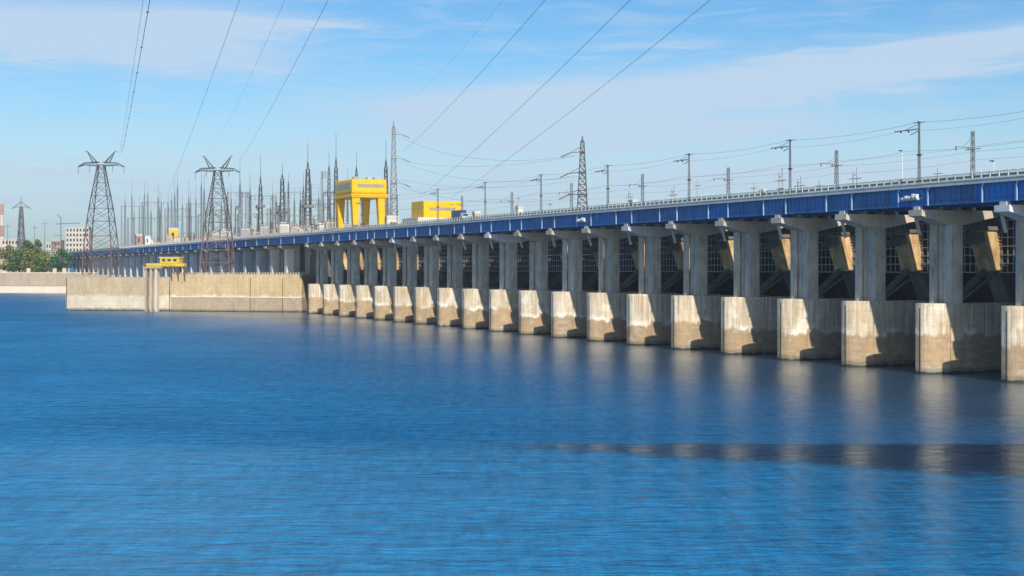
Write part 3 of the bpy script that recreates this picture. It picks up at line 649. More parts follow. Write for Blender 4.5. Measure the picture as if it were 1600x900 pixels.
# lamp posts and slim poles behind the railing
def small_post(px, ytop, u, kind, label):
    t = t_of(px, u); P = W(t, u, 35.9); h = zpix(ytop, P.y) - 35.9
    r = dam_empty('lamp_post' if kind == 'lamp' else 'slim_pole', t, u, 35.9, label, 'lamp post' if kind == 'lamp' else 'pole')
    if kind == 'lamp':
        MB().bar((0, 0, 0), (0, 0, h), 0.2, 0.1, 6).build('post', 'white_paint', r)
        MB().bar((0, 0, h), (-0.3, 0.9, h + 0.15), 0.32, 0.2).build('lamp_head', 'dark_steel', r)
        MB().box(-0.6, 0.6, -0.8, 0.8, 0, h * 0.42).build('cabinet', 'equipment_grey', r, bevel=0.04)
    elif kind == 'twin':
        mb = MB(); mb.bar((0, -0.7, 0), (0, -0.7, h), 0.2); mb.bar((0, 0.7, 0), (0, 0.7, h * 0.9), 0.2); mb.bar((0, -0.7, h * 0.8), (0, 0.7, h * 0.8), 0.15); mb.build('shaft', 'equipment_grey', r)
        mb = MB(); mb.bar((0, -2.4, h * 0.7), (0, 2.4, h * 0.7), 0.16); mb.bar((0, -1.2, h * .5), (0, 1.6, h * .5), 0.3); mb.build('crossarm', 'steel', r)
    else:
        mb = MB(); mb.bar((0, 0, 0), (0, 0, h), 0.28, 0.16); mb.build('shaft', 'equipment_grey', r)
        mb = MB(); mb.bar((0, -1.6, h * 0.82), (0, 1.6, h * 0.82), 0.14); mb.build('crossarm', 'steel', r)
for a in ((1410, 236, 20, 'lamp', 'white lamp post with dark head just left of the tallest catenary pole'),
          (1553, 252, 20, 'lamp', 'white lamp post beside the rightmost lattice mast'),
          (1336, 262, 22, 'twin', 'pale twin pole right of the second lattice mast'),
          (1220, 262, 26, 'twin', 'pale twin pole just left of the second tall catenary pole'),
          (1249, 275, 26, 'twin', 'low pale twin pole just right of the second tall catenary pole'),
          (1178, 286, 26, 'one', 'short pale pole between the second and third catenary poles'),
          (1090, 280, 26, 'one', 'short pale pole just right of the third catenary pole'),
          (1052, 290, 26, 'twin', 'low pale twin pole just left of the third catenary pole'),
          (984, 292, 30, 'twin', 'low dark-armed twin pole left of the thin lattice mast in the middle'),
          (810, 300, 34, 'one', 'slim pole left of the white kiosk behind the railing'),
          (806, 318, 28, 'twin', 'stubby twin pole left of the white kiosk behind the railing'),
          (860, 312, 28, 'one', 'slim pole left of the dark lattice tower'),
          (1465, 262, 30, 'one', 'thin faint pole between the tallest catenary pole and the rightmost mast'),
          (1280, 282, 30, 'one', 'thin faint pole just left of the second lattice mast')):
    small_post(*a)
def kiosk(px, ytop, wpx, u, mat, label, cat='kiosk', hb=35.9):
    t = t_of(px, u); hb = 40.6 if t > 524 else 35.9; P = W(t, u, hb); h = zpix(ytop, P.y) - hb; w = wpx * P.y / FPX
    r = dam_empty(cat.replace(' ', '_'), t, u, hb, label, cat)
    b = MB().box(0, w, -w * 0.6, w * 0.6, 0, h * 0.86).build('body', mat, r, bevel=0.05)
    MB().box(-0.15, w + 0.15, -w * 0.6 - 0.15, w * 0.6 + 0.15, h * 0.86 + .01, h).build('roof', 'deck_concrete', r)
    MB().box(w * 0.3, w * 0.55, -w * 0.6 - 0.04, -w * 0.6 - 0.005, h * 0.3, h * 0.7).build('window', 'window_dark', b)
kiosk(808, 322, 8, 26, 'white_paint', 'small white kiosk behind the railing right of the blue box truck')
kiosk(985, 312, 9, 26, 'equipment_grey', 'small grey kiosk behind the railing between the two middle catenary poles')
kiosk(1190, 296, 8, 26, 'equipment_tan', 'small tan kiosk behind the railing left of the second catenary pole')

# ------------------------------------------------------------------ yellow gantry crane
CU = 17.0; CT = t_of(550, CU); CL = 27.0; CWD = 17.2; ZB = 36.0; Yc = W(CT, CU).y
ZT = zpix(279, Yc); ZK = zpix(306, Yc)
cr = dam_empty('gantry_crane', CT, CU, ZB, 'big bright yellow gantry crane with boxed top on four legs above the dam', 'crane')
k0, k1 = ZK - ZB, ZT - ZB
MB().box(0, CWD, 0, CL, k0 + 1.2, k1).build('machine_house', 'yellow_paint', cr, bevel=0.9)
MB().box(-0.3, CWD + 0.3, -0.3, CL + 0.3, k0 - 0.6, k0 + 1.1).build('portal_beam', 'yellow_paint', cr, bevel=0.15)
MB().box(2.6, CWD - 1.6, -0.06, 0.2, k0 + 4.0, k0 + 5.7).build('window_strip', 'window_grey', cr)
MB().box(-0.06, 0.2, 2.0, CL - 2.0, k0 + 3.6, k0 + 6.0).build('window_strip', 'window_grey', cr)
mb = MB(); mb.box(-0.6, CWD + 0.6, -0.7, -0.31, k0 + 0.2, k0 + 0.5); mb.box(-0.6, CWD + 0.6, -0.72, -0.66, k0 + 1.3, k0 + 1.36)
for k in range(10): mb.box(-0.5 + k * 1.95, -0.42 + k * 1.95, -0.72, -0.66, k0 + 0.5, k0 + 1.3)
mb.build('walkway', 'yellow_paint', cr)
mb = MB()
for k in range(1, 6): mb.box(k * CWD / 6 - .04, k * CWD / 6 + .04, -.05, -.01, k0 + 1.5, k1 - 1.2)
mb.box(0.3, CWD - .3, -.05, -.01, k0 + 2.9, k0 + 3.0); mb.build('panel_seam', 'pale_yellow_paint', cr)
mb = MB()
for y in (0.0, CL):
    mb.box(0.6, CWD - 0.6, y + (.6 if y == 0 else -.66), y + (.66 if y == 0 else -.6), k1 + .95, k1 + 1.0)
    for k in range(9): x_ = 0.7 + k * (CWD - 1.4) / 8; mb.box(x_, x_ + .07, y + (.6 if y == 0 else -.66), y + (.66 if y == 0 else -.6), k1 - .2, k1 + 1.0)
mb.build('roof_handrail', 'pale_yellow_paint', cr)
for xx in (3.0, 9.5, 13.0): MB().box(xx, xx + 1.6, 6, 9, k1 + .01, k1 + 1.3).build('roof_vent', 'equipment_grey', cr)
mb = MB(); mb.bar((CWD - .6, -0.2, 1.2), (CWD - 1.2, -0.2, k0), .14); mb.bar((CWD - .1, -0.2, 1.2), (CWD - .7, -0.2, k0), .14)
for k in range(16): mb.bar((CWD - .6 - k * .037, -.2, 1.4 + k * .98), (CWD - .1 - k * .037, -.2, 1.4 + k * .98), .09)
mb.build('ladder', 'dark_steel', cr)
mb = MB(); mb.bar((CWD * .45, 8, k0 - .6), (CWD * .45, 8, 6), .15); mb.box(CWD * .45 - .9, CWD * .45 + .9, 7.4, 8.6, 4.6, 6.2); mb.build('hoist_hook', 'dark_steel', cr)
for (x, y) in ((0.2, 0.3), (CWD - 4.4, 0.3), (0.2, CL - 4.0), (CWD - 4.4, CL - 4.0)):
    mb = MB(); mb.add([(x, y, k0 - .62), (x + 3.8, y, k0 - .62), (x + 3.8, y + 3.6, k0 - .62), (x, y + 3.6, k0 - .62), (x + .9, y + .6, 1.0), (x + 2.9, y + .6, 1.0), (x + 2.9, y + 2.8, 1.0), (x + .9, y + 2.8, 1.0)],
            [(0, 1, 2, 3), (7, 6, 5, 4), (0, 4, 5, 1), (1, 5, 6, 2), (2, 6, 7, 3), (3, 7, 4, 0)])
    mb.build('leg', 'yellow_paint', cr)
    MB().box(x - 0.5, x + 4.7, y, y + 3.2, 0.0, 1.0).build('bogie', 'dark_steel', cr)

# second yellow machine housing
BU = 22.0; BT = t_of(662, BU); Yb = W(BT, BU).y; BW = 17.0; BLn = 15.0
yb = dam_empty('crane_house', BT, BU, 36.0, 'yellow boxy crane housing on a pale base, right of the big crane', 'crane')
z0_, z1_ = zpix(340, Yb) - 36, zpix(313.5, Yb) - 36
MB().box(0, BW, 0, BLn, z0_, z1_).build('housing', 'yellow_paint', yb, bevel=0.25)
MB().box(2.5, BW - 3, -0.06, 0.1, z0_ + 3.0, z0_ + 4.4).build('window_strip', 'window_grey', yb)
mb = MB()
for k in range(7): mb.box(1 + k * 2.3, 1.25 + k * 2.3, -0.12, -0.01, z0_, z0_ + 2.6)
mb.build('fins', 'yellow_paint', yb)
MB().box(-4, 9, -4, BLn, 0.02, z0_ - 0.02).build('base_house', 'plaster_white', yb, bevel=0.1)
MB().box(9.2, BW, -1, BLn, 0.02, z0_ - 0.02).build('undercarriage', 'equipment_tan', yb)

# ------------------------------------------------------------------ vehicles on the bridge
def vehicle(px, u, kind, mat, label):
    t = t_of(px, u); r = dam_empty({'truck': 'box_truck', 'van': 'delivery_van', 'car': 'passenger_car'}[kind], t, u, 37.31, label, {'truck': 'truck', 'van': 'van', 'car': 'car'}[kind])
    if kind == 'truck':
        MB().box(-1.25, 1.25, -1.0, 7.2, 1.1, 4.2).build('cargo_box', mat, r, bevel=0.06)
        mb = MB(); mb.add([(-1.15, -3.4, .6), (1.15, -3.4, .6), (1.15, -1.1, .6), (-1.15, -1.1, .6), (-1.15, -3.2, 2.0), (1.15, -3.2, 2.0), (1.15, -1.1, 3.0), (-1.15, -1.1, 3.0), (-1.15, -2.7, 3.0), (1.15, -2.7, 3.0)],
                          [(3, 2, 1, 0), (0, 1, 5, 4), (4, 5, 9, 8), (8, 9, 6, 7), (2, 3, 7, 6), (0, 4, 8, 7, 3), (1, 2, 6, 9, 5)])
        mb.build('cab', 'white_paint', r); ys = (-2.4, 4.2, 5.8); MB().box(-1.0, 1.0, -1.0, 7.0, 0.7, 1.08).build('chassis', 'dark_steel', r)
        MB().add([(-1.0, -3.24, 2.05), (1.0, -3.24, 2.05), (1.0, -2.78, 2.85), (-1.0, -2.78, 2.85)], [(0, 1, 2, 3)]).build('windscreen', 'window_dark', r)
    else:
        H, L = (2.5, 5.2) if kind == 'van' else (1.45, 4.4)
        prof = [(-L / 2, .35), (L / 2, .35), (L / 2, H * .95 if kind == 'van' else .95), (L / 2 - .15, H if kind == 'van' else 1.0), (-L / 2 + 1.6, H) if kind == 'van' else (L / 2 - 0.9, H), (-L / 2 + 0.9, H * .55) if kind == 'van' else (-0.3, H), (-L / 2, H * .48) if kind == 'van' else (-L / 2 + 1.0, .95)]
        if kind == 'car': prof.append((-L / 2, .85))
        mb = MB(); n = len(prof); mb.add([(-.88, y, z) for y, z in prof] + [(.88, y, z) for y, z in prof], [tuple(range(n)), tuple(range(2 * n - 1, n - 1, -1))] + [(i, n + i, n + (i + 1) % n, (i + 1) % n) for i in range(n)])
        mb.build('body', mat, r)
        MB().box(-.9, .9, -L * .22, L * (.0 if kind == 'van' else .25), H * .62, H * .86).build('side_window', 'window_dark', r); ys = (-L * .31, L * .31)
    for sx in (-1, 1):
        for y in ys:
            mb = MB(); mb.bar((sx * .75, y, .42), (sx * .98, y, .42), 0.8, n=12); mb.build('wheel', 'rubber', r)
for a in ((722, 3.0, 'truck', 'car_blue', 'box truck with a dark blue cargo box beside the yellow crane housing'),
          (556, 4.0, 'van', 'car_silver', 'grey van on the bridge under the yellow gantry crane'),
          (508, 3.0, 'car', 'car_dark', 'dark car on the bridge just left of the yellow gantry crane'),
          (470, 3.0, 'van', 'white_paint', 'white van on the bridge left of the yellow gantry crane'),
          (437, 3.0, 'car', 'car_dark', 'dark car on the bridge below the tallest switchyard masts'),
          (398, 3.0, 'car', 'red_paint', 'red car on the bridge right of the right-hand pylon'),
          (620, 8.0, 'van', 'white_paint', 'white van on the bridge at the foot of the slim lattice tower'),
          (592, 3.0, 'car', 'car_silver', 'silver car on the bridge below the right legs of the yellow crane')):
    vehicle(*a)

# ------------------------------------------------------------------ big pylons on the dividing wall
def pylon(x, y_top, y_arm, y_base, Y, zb, label, halfs, arm, mat='pylon_steel'):
    s = Y / FPX; r = empty('transmission_pylon', (Xpix(x, Y), Y, zb), 0, label, 'pylon', 'large pylons on the dividing wall')
    Z = lambda y: (y_base - y) * s
    ys = [h[0] for h in halfs]
    # lower legs (reddish) and upper body (grey) are separate lattices
    lv = [(Z(h[0]), h[1] * s * .92, h[1] * s * .92) for h in halfs]
    split = 3
    mb = MB(); lattice(mb, lv[:split + 1], 0.48, 0.20); mb.build('leg_frame', 'red_primer', r)
    mb = MB(); lattice(mb, lv[split:], 0.42, 0.18); mb.build('body', mat, r)
    za = Z(y_arm); a0 = arm * s; hw = lv[-1][1]
    for sx in (-1, 1):
        mb = MB()
        for sy in (-1, 1):
            mb.bar((sx * hw * .6, sy * hw, za + 1.0), (sx * a0 * .72, sy * hw * .5, za + 0.6), .34); mb.bar((sx * hw * .6, sy * hw, za - 1.0), (sx * a0 * .72, sy * hw * .5, za - 0.4), .34)
            mb.bar((sx * a0 * .72, sy * hw * .5, za + 0.6), (sx * a0, 0, za - 1.3), .34); mb.bar((sx * a0 * .72, sy * hw * .5, za - .4), (sx * a0, 0, za - 1.5), .3)
            for k in range(5):
                x0 = hw + (a0 * .72 - hw) * k / 5; x1 = hw + (a0 * .72 - hw) * (k + 1) / 5
                mb.bar((sx * x0, sy * hw * .8, za + 1.0), (sx * x1, sy * hw * .6, za - .5), .16)
        mb.build('crossarm', mat, r)
        mb = MB(); hx = (a0 * 0.62); zt = Z(y_top)
        for sy in (-1, 1):
            mb.bar((sx * hw * 1.2, sy * hw * .6, za + .8), (sx * hx, 0, zt), .34, .2); mb.bar((sx * hw * 2.6, sy * hw * .6, za + .7), (sx * hx, 0, zt), .26, .2)
        for k in range(5):
            f = (k + .5) / 5; mb.bar((sx * (hw * 1.2 + (hx - hw * 1.2) * f), 0, za + .8 + (zt - za - .8) * f), (sx * (hw * 2.6 + (hx - hw * 2.6) * f), 0, za + .7 + (zt - za - .7) * f), .14)
        mb.bar((sx * hx, 0, zt), (sx * (hx + .9), 0, zt - .6), .2); mb.build('horn', mat, r)
        mb = MB(); mb.bar((sx * a0, 0, za - 1.4), (sx * (a0 - .1), 0, za - 5.0), .28, n=6); mb.build('insulator_string', 'porcelain', r); MB().bar((sx * a0 * .5, 0, za - .5), (sx * a0 * .5, 0, za - 4.0), .28, n=6).build('insulator_string', 'porcelain', r)
    mb = MB(); b0 = lv[0][1]
    for sx in (-1, 1):
        for sy in (-1, 1): mb.box(sx * b0 - .8, sx * b0 + .8, sy * b0 - .8, sy * b0 + .8, -.3, .9)
    mb.build('footing', 'deck_concrete', r)
    return r
HA = [(432, 25), (412, 24.3), (390, 23.2), (368, 21.2), (345, 18.8), (325, 16.3), (305, 13.0), (285, 9.5), (270, 7), (257, 5.2)]
HB = [(427, 24.5), (408, 23.8), (388, 22.6), (368, 20.8), (345, 18.2), (326, 15.6), (308, 12.5), (292, 9.3), (278, 7), (264, 5.2)]
# legs in the photo lean to the left at the foot (the tower is seen a little from the side)
pylon(158, 235, 256, 432, 754, 16.82, 'horned lattice pylon on the dividing wall, the left one of the two', HA, 36)
pylon(340, 241, 263, 427, 748, 17.92, 'horned lattice pylon on the dividing wall, the right one of the two', HB, 35)

# far small pylon and stack at left
r = empty('distant_pylon', (Xpix(33, 1750), 1750, 17), 0, 'small dark pylon with drooping arms behind the trees at far left', 'pylon')
s = 1750 / FPX
mb = MB(); lattice(mb, [(0, 6 * s, 6 * s), (14, 5.4 * s, 5.4 * s), (28, 4.8 * s, 4.8 * s), (40, 4.2 * s, 4.2 * s), (52, 3.4 * s, 3.4 * s), (62, 2.8 * s, 2.8 * s), (71, 2.2 * s, 2.2 * s), (78, 1.6 * s, 1.6 * s)], 0.9, 0.7); mb.bar((0, 0, 78), (0, 0, 92), .8, .3); mb.build('body', 'steel', r)
mb = MB()
for sx in (-1, 1): mb.bar((0, 0, 84), (sx * 7 * s, 0, 80), .8); mb.bar((sx * 7 * s, 0, 80), (sx * 14.5 * s, 0, 76), .8); mb.bar((0, 0, 78), (sx * 9 * s, 0, 78), .9); mb.bar((sx * 9 * s, 0, 78), (sx * 14.5 * s, 0, 76), .9)
mb.build('crossarm', 'steel', r)
r = empty('chimney_stack', (Xpix(3, 2000), 2000, 17), 0, 'red and white banded chimney stack at the left edge', 'chimney')
for k in range(6):
    MB().prism_z([(math.cos(a * math.pi / 6) * (3.4 - k * .22), math.sin(a * math.pi / 6) * (3.4 - k * .22)) for a in range(12)], 4 + k * 14.7, 4 + (k + 1) * 14.7 - .02).build('band', 'brick_pink' if k % 2 else 'plaster_white', r)
MB().prism_z([(math.cos(a * math.pi / 6) * 4.2, math.sin(a * math.pi / 6) * 4.2) for a in range(12)], 0, 4).build('base', 'plaster_white', r)
for (px, yt, d, lab) in ((54, 352, 1700, 'thin faint pole right of the small distant pylon'), (70, 345, 1650, 'thin faint pole left of the apartment block'), (12, 350, 1700, 'thin faint pole right of the banded chimney')):
    h = zpix(yt, d) - 17; mb = MB(); mb.bar((0, 0, 0), (0, 0, h), .7, .4); mb.bar((-4, 0, h - 3), (4, 0, h - 3), .5); tag(mb.build('distant_pole', 'steel', None, (Xpix(px, d), d, 17)), lab, 'pole')
r = empty('distant_portal', (Xpix(95, 1600), 1600, 17), 0, 'tall faint portal mast with crooked arm in front of the apartment block', 'mast')
mb = MB(); mb.bar((0, 0, 0), (0, 0, 60), 1.3, .7); mb.bar((0, 0, 60), (-4, 0, 63), .8); mb.build('shaft', 'galvanised', r)
mb = MB(); mb.bar((-6, 0, 53), (20, 0, 54), .9); mb.bar((-8, 0, 40), (2, 0, 41), .7); mb.build('beam', 'galvanised', r)

# ------------------------------------------------------------------ distant buildings
def building(px0, px1, yt, Y, floors, cols, mats, label, zb=17, name='apartment_block', cat='building', depth=16):
    X0_, X1_ = Xpix(px0, Y), Xpix(px1, Y); h = zpix(yt, Y) - zb; w = X1_ - X0_
    r = empty(name, (X0_, Y, zb), 0, label, cat)
    fh = h / floors
    MB().box(0, w, 0, depth, 0, h).build('wall', mats[0], r)
    MB().box(-.4, w + .4, -.4, depth + .4, h + .01, h + .9).build('roof', 'deck_concrete', r)
    if mats[1]:
        nl = max(1, int(floors * .5)); MB().box(.3, w - .3, -.35, -.02, 0, nl * fh).build('lower_facade', mats[1], r)
    for f in range(floors):
        for c in range(cols):
            x = w * (c + .25) / cols
            MB().box(x, x + w / cols * .5, -.6 if c % 2 else -.42, -.36, f * fh + fh * .3, f * fh + fh * .8).build('window', 'window_dark', r)
building(103, 139, 356, 1900, 9, 7, ('plaster_white', 'brick_pink'), 'white and pink apartment block behind the left pylon')
building(3, 28, 374, 1850, 5, 5, ('plaster_white', None), 'low white building behind the trees at the left edge')
building(72, 80, 379, 1700, 4, 2, ('plaster_white', None), 'narrow white building right of the dark tree tops')
building(81, 94, 376, 1720, 5, 3, ('brick_pink', None), 'small pink building between the trees and the apartment block')
building(84, 90, 391, 1600, 2, 2, ('pale_yellow_paint', None), 'small yellow house above the round dark green tree', name='small_house')

# ------------------------------------------------------------------ trees on the far bank
def tree(px, yt, Y, wpx, mat, label, seed, zb=17.0):
    rnd = random.Random(seed); h = zpix(yt, Y) - zb; rx = wpx * Y / FPX / 2 * 1.3
    r = empty('broadleaf_tree', (Xpix(px, Y), Y, zb), rnd.uniform(0, 6), label, 'tree', 'trees on the far bank')
    mb = MB(); mb.bar((0, 0, -.2), (0, 0, h * .45), .9, .55, 7)
    for k in range(6):
        a = k * 1.05 + rnd.random(); z = h * (.25 + .08 * k); mb.bar((0, 0, z), (math.cos(a) * rx * .6, math.sin(a) * rx * .6, z + h * .22), .4, .12, 5)
    mb.build('trunk', 'bark', r)
    mb = MB(); lobes = []
    for k in range(13):
        a = rnd.uniform(0, 6.28); q = rnd.random() ** .5; z = rnd.uniform(.18, .9); sh = math.sin(math.pi * min(1, z * .95 + .12)) ** .6
        lobes.append((Vector((math.cos(a) * q * rx * .8 * sh, math.sin(a) * q * rx * .8 * sh, z * h)), rnd.uniform(.26, .46) * rx))
    lobes.append((Vector((0, 0, h * .92)), rx * .28))
    for k in range(2600):
        c, rr = lobes[rnd.randrange(len(lobes))]
        d = Vector((rnd.gauss(0, 1), rnd.gauss(0, 1), rnd.gauss(0, .8))).normalized() * rr * (rnd.random() ** .4) * rnd.uniform(.8, 1.2)
        p = c + d; sz = rnd.uniform(.5, 1.25)
        a1 = Vector((rnd.uniform(-1, 1), rnd.uniform(-1, 1), rnd.uniform(-.6, .6))).normalized() * sz; a2 = a1.cross(Vector((rnd.uniform(-1, 1), rnd.uniform(-1, 1), 1))).normalized() * sz * .7
        mb.add([p - a1, p + a2 * .8, p + a1, p - a2], [(0, 1, 2, 3)])
    mb.build('crown', mat, r)
TR = [(-4, 388, 1345, 34, 'foliage_olive', 'olive tree cut by the left edge of the photo'), (14, 384, 1350, 30, 'foliage_olive', 'tall olive-green tree, second from the left edge'),
      (30, 392, 1342, 26, 'foliage_dark', 'dark green tree below the small distant pylon'), (41, 375, 1375, 24, 'foliage_dark', 'tall pointed dark tree in the middle of the far bank'),
      (58, 374, 1380, 26, 'foliage_dark', 'tallest bushy dark tree, right of the pointed one'), (48, 394, 1338, 30, 'foliage_olive', 'yellowish tree in front of the tall dark pair'),
      (68, 392, 1342, 24, 'foliage_olive', 'olive tree left of the round teal-green tree'), (96, 391, 1338, 30, 'foliage_teal', 'round blue-green tree beside the end of the bridge'),
      (80, 402, 1336, 18, 'foliage_olive', 'low olive bushy tree left of the round blue-green tree'), (20, 402, 1335, 26, 'foliage_dark', 'low dark tree at the sea wall near the left edge'),
      (-22, 384, 1350, 34, 'foliage_dark', 'dark tree just beyond the left edge of the photo'), (60, 404, 1335, 24, 'foliage_dark', 'low dark bushy tree on the sea wall below the yellowish tree')]
for k, a in enumerate(TR): tree(a[0], a[1], a[2], a[3], a[4], a[5], 100 + k)

# ------------------------------------------------------------------ switchyard masts
def mast(px, ytop, u, ysh, wpx, idx, kind='spire', dark='pylon_steel', name='lightning_mast'):
    """ytop = tip, ysh = height in the photo where the lattice ends and the spire starts"""
    zb = 35.9 if u < 62 else 35.2
    t = t_of(px, u); P = W(t, u, zb); s = P.y / FPX; h = zpix(ytop, P.y) - zb; hs_ = zpix(ysh, P.y) - zb; hw = wpx * s / 2
    r = dam_empty(name, t, u, zb, None, 'mast', 'masts of the switchyard behind the dam')
    n = max(4, int(hs_ / max(2.2, hw * 2.2)))
    mb = MB(); lattice(mb, [(hs_ * k / n, hw * (1 - .55 * k / n), hw * (1 - .55 * k / n)) for k in range(n + 1)], max(.24, hw * .20), max(.13, hw * .12), zig=True); mb.build('lattice_shaft', dark, r)
    if h > hs_ + 1:
        mb = MB(); zc = hs_ + (h - hs_) * .35; k4 = hw * .42
        for a, b in ((-1, -1), (1, -1), (1, 1), (-1, 1)): mb.bar((a * k4, b * k4, hs_), (0, 0, zc), .16)
        mb.bar((0, 0, hs_), (0, 0, h), max(.34, hw * .26), .16, 5); mb.build('spire', dark, r)
    return r, t, P, h, s
MASTS = [ # x, tip y, u, shoulder y, width px
 (206, 283, 95, 312, 3), (231, 282, 110, 308, 3), (247, 285, 80, 315, 3.5), (252, 300, 140, 322, 3), (273, 279, 90, 310, 3.5), (285, 303, 130, 325, 3), (295, 280, 100, 315, 3),
 (306, 286, 150, 318, 3), (319, 262, 85, 305, 4), (332, 290, 160, 320, 3), (361, 285, 150, 315, 3), (375, 248, 75, 297, 5), (407, 240, 70, 290, 8), (441, 253, 66, 280, 9),
 (432, 300, 120, 320, 4), (474, 268, 130, 300, 4), (481, 222, 64, 265, 10), (514, 235, 95, 268, 6), (525, 208, 64, 262, 8), (557, 237, 90, 270, 6), (603, 217, 70, 262, 8),
 (426, 285, 160, 310, 3), (460, 290, 160, 318, 3), (498, 292, 140, 315, 4), (543, 262, 150, 300, 3), (392, 285, 170, 312, 3), (346, 300, 120, 325, 3), (263, 305, 170, 325, 2.6), (218, 305, 150, 330, 2.6), (236, 310, 90, 335, 3)]
rm = random.Random(11)
for q in range(24):
    px = 196 + q * 17.3 + rm.uniform(-6, 6)
    if 548 < px < 598: continue
    yt = rm.uniform(268, 318) if px < 470 else rm.uniform(258, 300)
    MASTS.append((px, yt, rm.choice((68, 84, 104, 126, 148)), yt + rm.uniform(14, 36), rm.choice((2.2, 2.6, 3.4))))
MASTS.sort()
for k, (px, yt, u, ysh, w) in enumerate(MASTS):
    r, t, P, h, s = mast(px, yt, u, ysh, w, k)
    look = 'thick' if w >= 8 else ('medium' if w >= 5 else 'thin')
    ext = {481: ' with a platform', 441: ' with a dark platform', 407: ' with a side arm'}.get(px, '')
    r['label'] = '%s lattice switchyard mast with spire%s, %s mast from the left' % (look, ext, ORD[k])
    if w >= 5:   # side arms with hanging disconnectors
        za = (zpix(322 if px < 500 else 300, P.y) - 35.2)
        mb = MB(); q = w * s / 2
        mb.bar((0, 0, za), (0, 13, za), .3); mb.bar((0, 0, za + 1.4), (0, 13, za), .2)
        for y in (4, 8, 12): mb.bar((0, y, za), (0, y, za - 2.6), .55, n=6)
        mb.build('side_arm', 'steel', r)
        if px in (441, 481, 407): MB().box(-q * 1.6, q * 1.6, -q * 1.6, q * 1.6, za - 1.0 + (-4 if px == 441 else 0), za + .6 + (-4 if px == 441 else 0)).build('platform', 'red_primer' if px == 441 else 'steel', r)

# tall slim lattice tower right of the crane, and the dark one in the middle
def line_tower(px, ytop, ybase_w, top_w, u, levels_y, side, mat, label, nm='line_tower'):
    zb = 35.9; t = t_of(px, u); P = W(t, u, zb); s = P.y / FPX; H = zpix(ytop, P.y) - zb
    r = empty(nm, P, 0, label, 'tower'); hb, ht = ybase_w * s / 2, top_w * s / 2
    n = 14; mb = MB(); lattice(mb, [(H * .94 * k / n, hb + (ht - hb) * k / n, hb + (ht - hb) * k / n) for k in range(n + 1)], .30, .17); mb.bar((0, 0, H * .93), (0, 0, H), .9, .3); mb.build('lattice_body', mat, r)
    for y in levels_y:
        z = zpix(y, P.y) - zb; f = z / H; hw = hb + (ht - hb) * f
        MB().box(-hw * 1.15, hw * 1.15, -hw * 1.15, hw * 1.15, z - .25, z + .25).build('platform', mat, r)
        a = MB(); L = 3.8; a.bar((side * hw, 0, z + .2), (side * (hw + L), 0, z - .3), .28, .2); a.bar((side * hw, 0, z + 1.8), (side * (hw + L), 0, z - .3), .18); a.build('crossarm', mat, r)
        i_ = MB(); i_.bar((side * (hw + L), 0, z - .3), (side * (hw + L + 3.2), 0, z - 1.7), .4, n=6); i_.build('insulator_string', 'porcelain', r)
    return P, s, hb, ht, H
P1 = line_tower(615, 187, 13, 4, 50, (210, 248, 287), 1, 'steel', 'tallest slim grey lattice tower just right of the yellow gantry crane')
P2 = line_tower(910, 212, 18, 5, 50, (238, 270, 304), -1, 'pylon_steel', 'dark rusty lattice tower with left-hand arms standing alone in the middle')
# conductors between those two towers
for (ya, yb, lab) in ((213, 240, 'upper'), (251, 272, 'middle'), (290, 306, 'lowest')):
    a = Vector((Xpix(628, P1[0].y), P1[0].y, zpix(ya + 3, P1[0].y))); b = Vector((Xpix(898, P2[0].y), P2[0].y, zpix(yb + 3, P2[0].y)))
    wire_through([a, b], {'upper': 5.5, 'middle': 5.0, 'lowest': 4.0}[lab], .09, 'line_conductor', '%s sagging conductor between the slim tower by the crane and the dark tower' % lab, 'conductors between the two towers', seg=20)
for (x1, y1, x2, y2, lab) in ((640, 228, 900, 244, 'faint upper cable from the slim tower towards the dark tower'), (632, 262, 900, 282, 'faint lower cable from the slim tower towards the dark tower')):
    a = Vector((Xpix(x1, 620), 620, zpix(y1, 620))); b = Vector((Xpix(x2, P2[0].y + 6), P2[0].y + 6, zpix(y2, P2[0].y + 6)))
    wire_through([Vector((P1[0].x, P1[0].y, a.z + 2)), b], 3.5, .07, 'line_conductor', lab, 'conductors between the two towers', seg=20)

# portal frames of the switchyard
def portal(px0, px1, ytop, u, label, thick=.9, mat='steel'):
    zb = 35.2 if u > 62 else 35.9
    t0 = t_of(px0, u); P = W(t0, u, zb); s = P.y / FPX; w = (px1 - px0) * s; h = zpix(ytop, P.y) - zb
    r = empty('portal_frame', P, 0, label, 'portal frame', 'portal frames of the switchyard')
    for x in (0, w):
        mb = MB(); n = max(3, int(h / 3)); cs = [(h * k / n, thick * .5, thick * .5, x) for k in range(n + 1)]; lattice(mb, cs, .2, .12, zig=True); mb.build('post', mat, r)
    mb = MB(); n = max(3, int(w / 3))
    for k in range(n):
        x0, x1 = w * k / n, w * (k + 1) / n; mb.bar((x0, 0, h), (x1, 0, h), .2); mb.bar((x0, 0, h - thick), (x1, 0, h - thick), .2); mb.bar((x0, 0, h), (x1, 0, h - thick), .13)
    mb.build('beam', mat, r)
    for k in range(3): x = w * (k + .5) / 3; MB().bar((x, 0, h - thick), (x, 0, h - thick - 3.4), .45, n=6).build('insulator_string', 'porcelain', r)
PF = [(190, 224, 322, 120), (222, 262, 316, 100), (258, 296, 326, 140), (292, 330, 318, 120), (322, 352, 330, 90), (356, 384, 300, 100), (378, 388, 300, 75), (392, 430, 305, 110), (418, 452, 326, 90), (446, 474, 300, 130), (470, 500, 312, 100), (503, 514, 268, 66), (486, 530, 318, 80), (515, 556, 310, 110), (572, 612, 300, 100), (200, 250, 340, 75), (250, 310, 338, 75), (310, 372, 335, 72), (372, 440, 334, 70), (440, 500, 336, 70)]
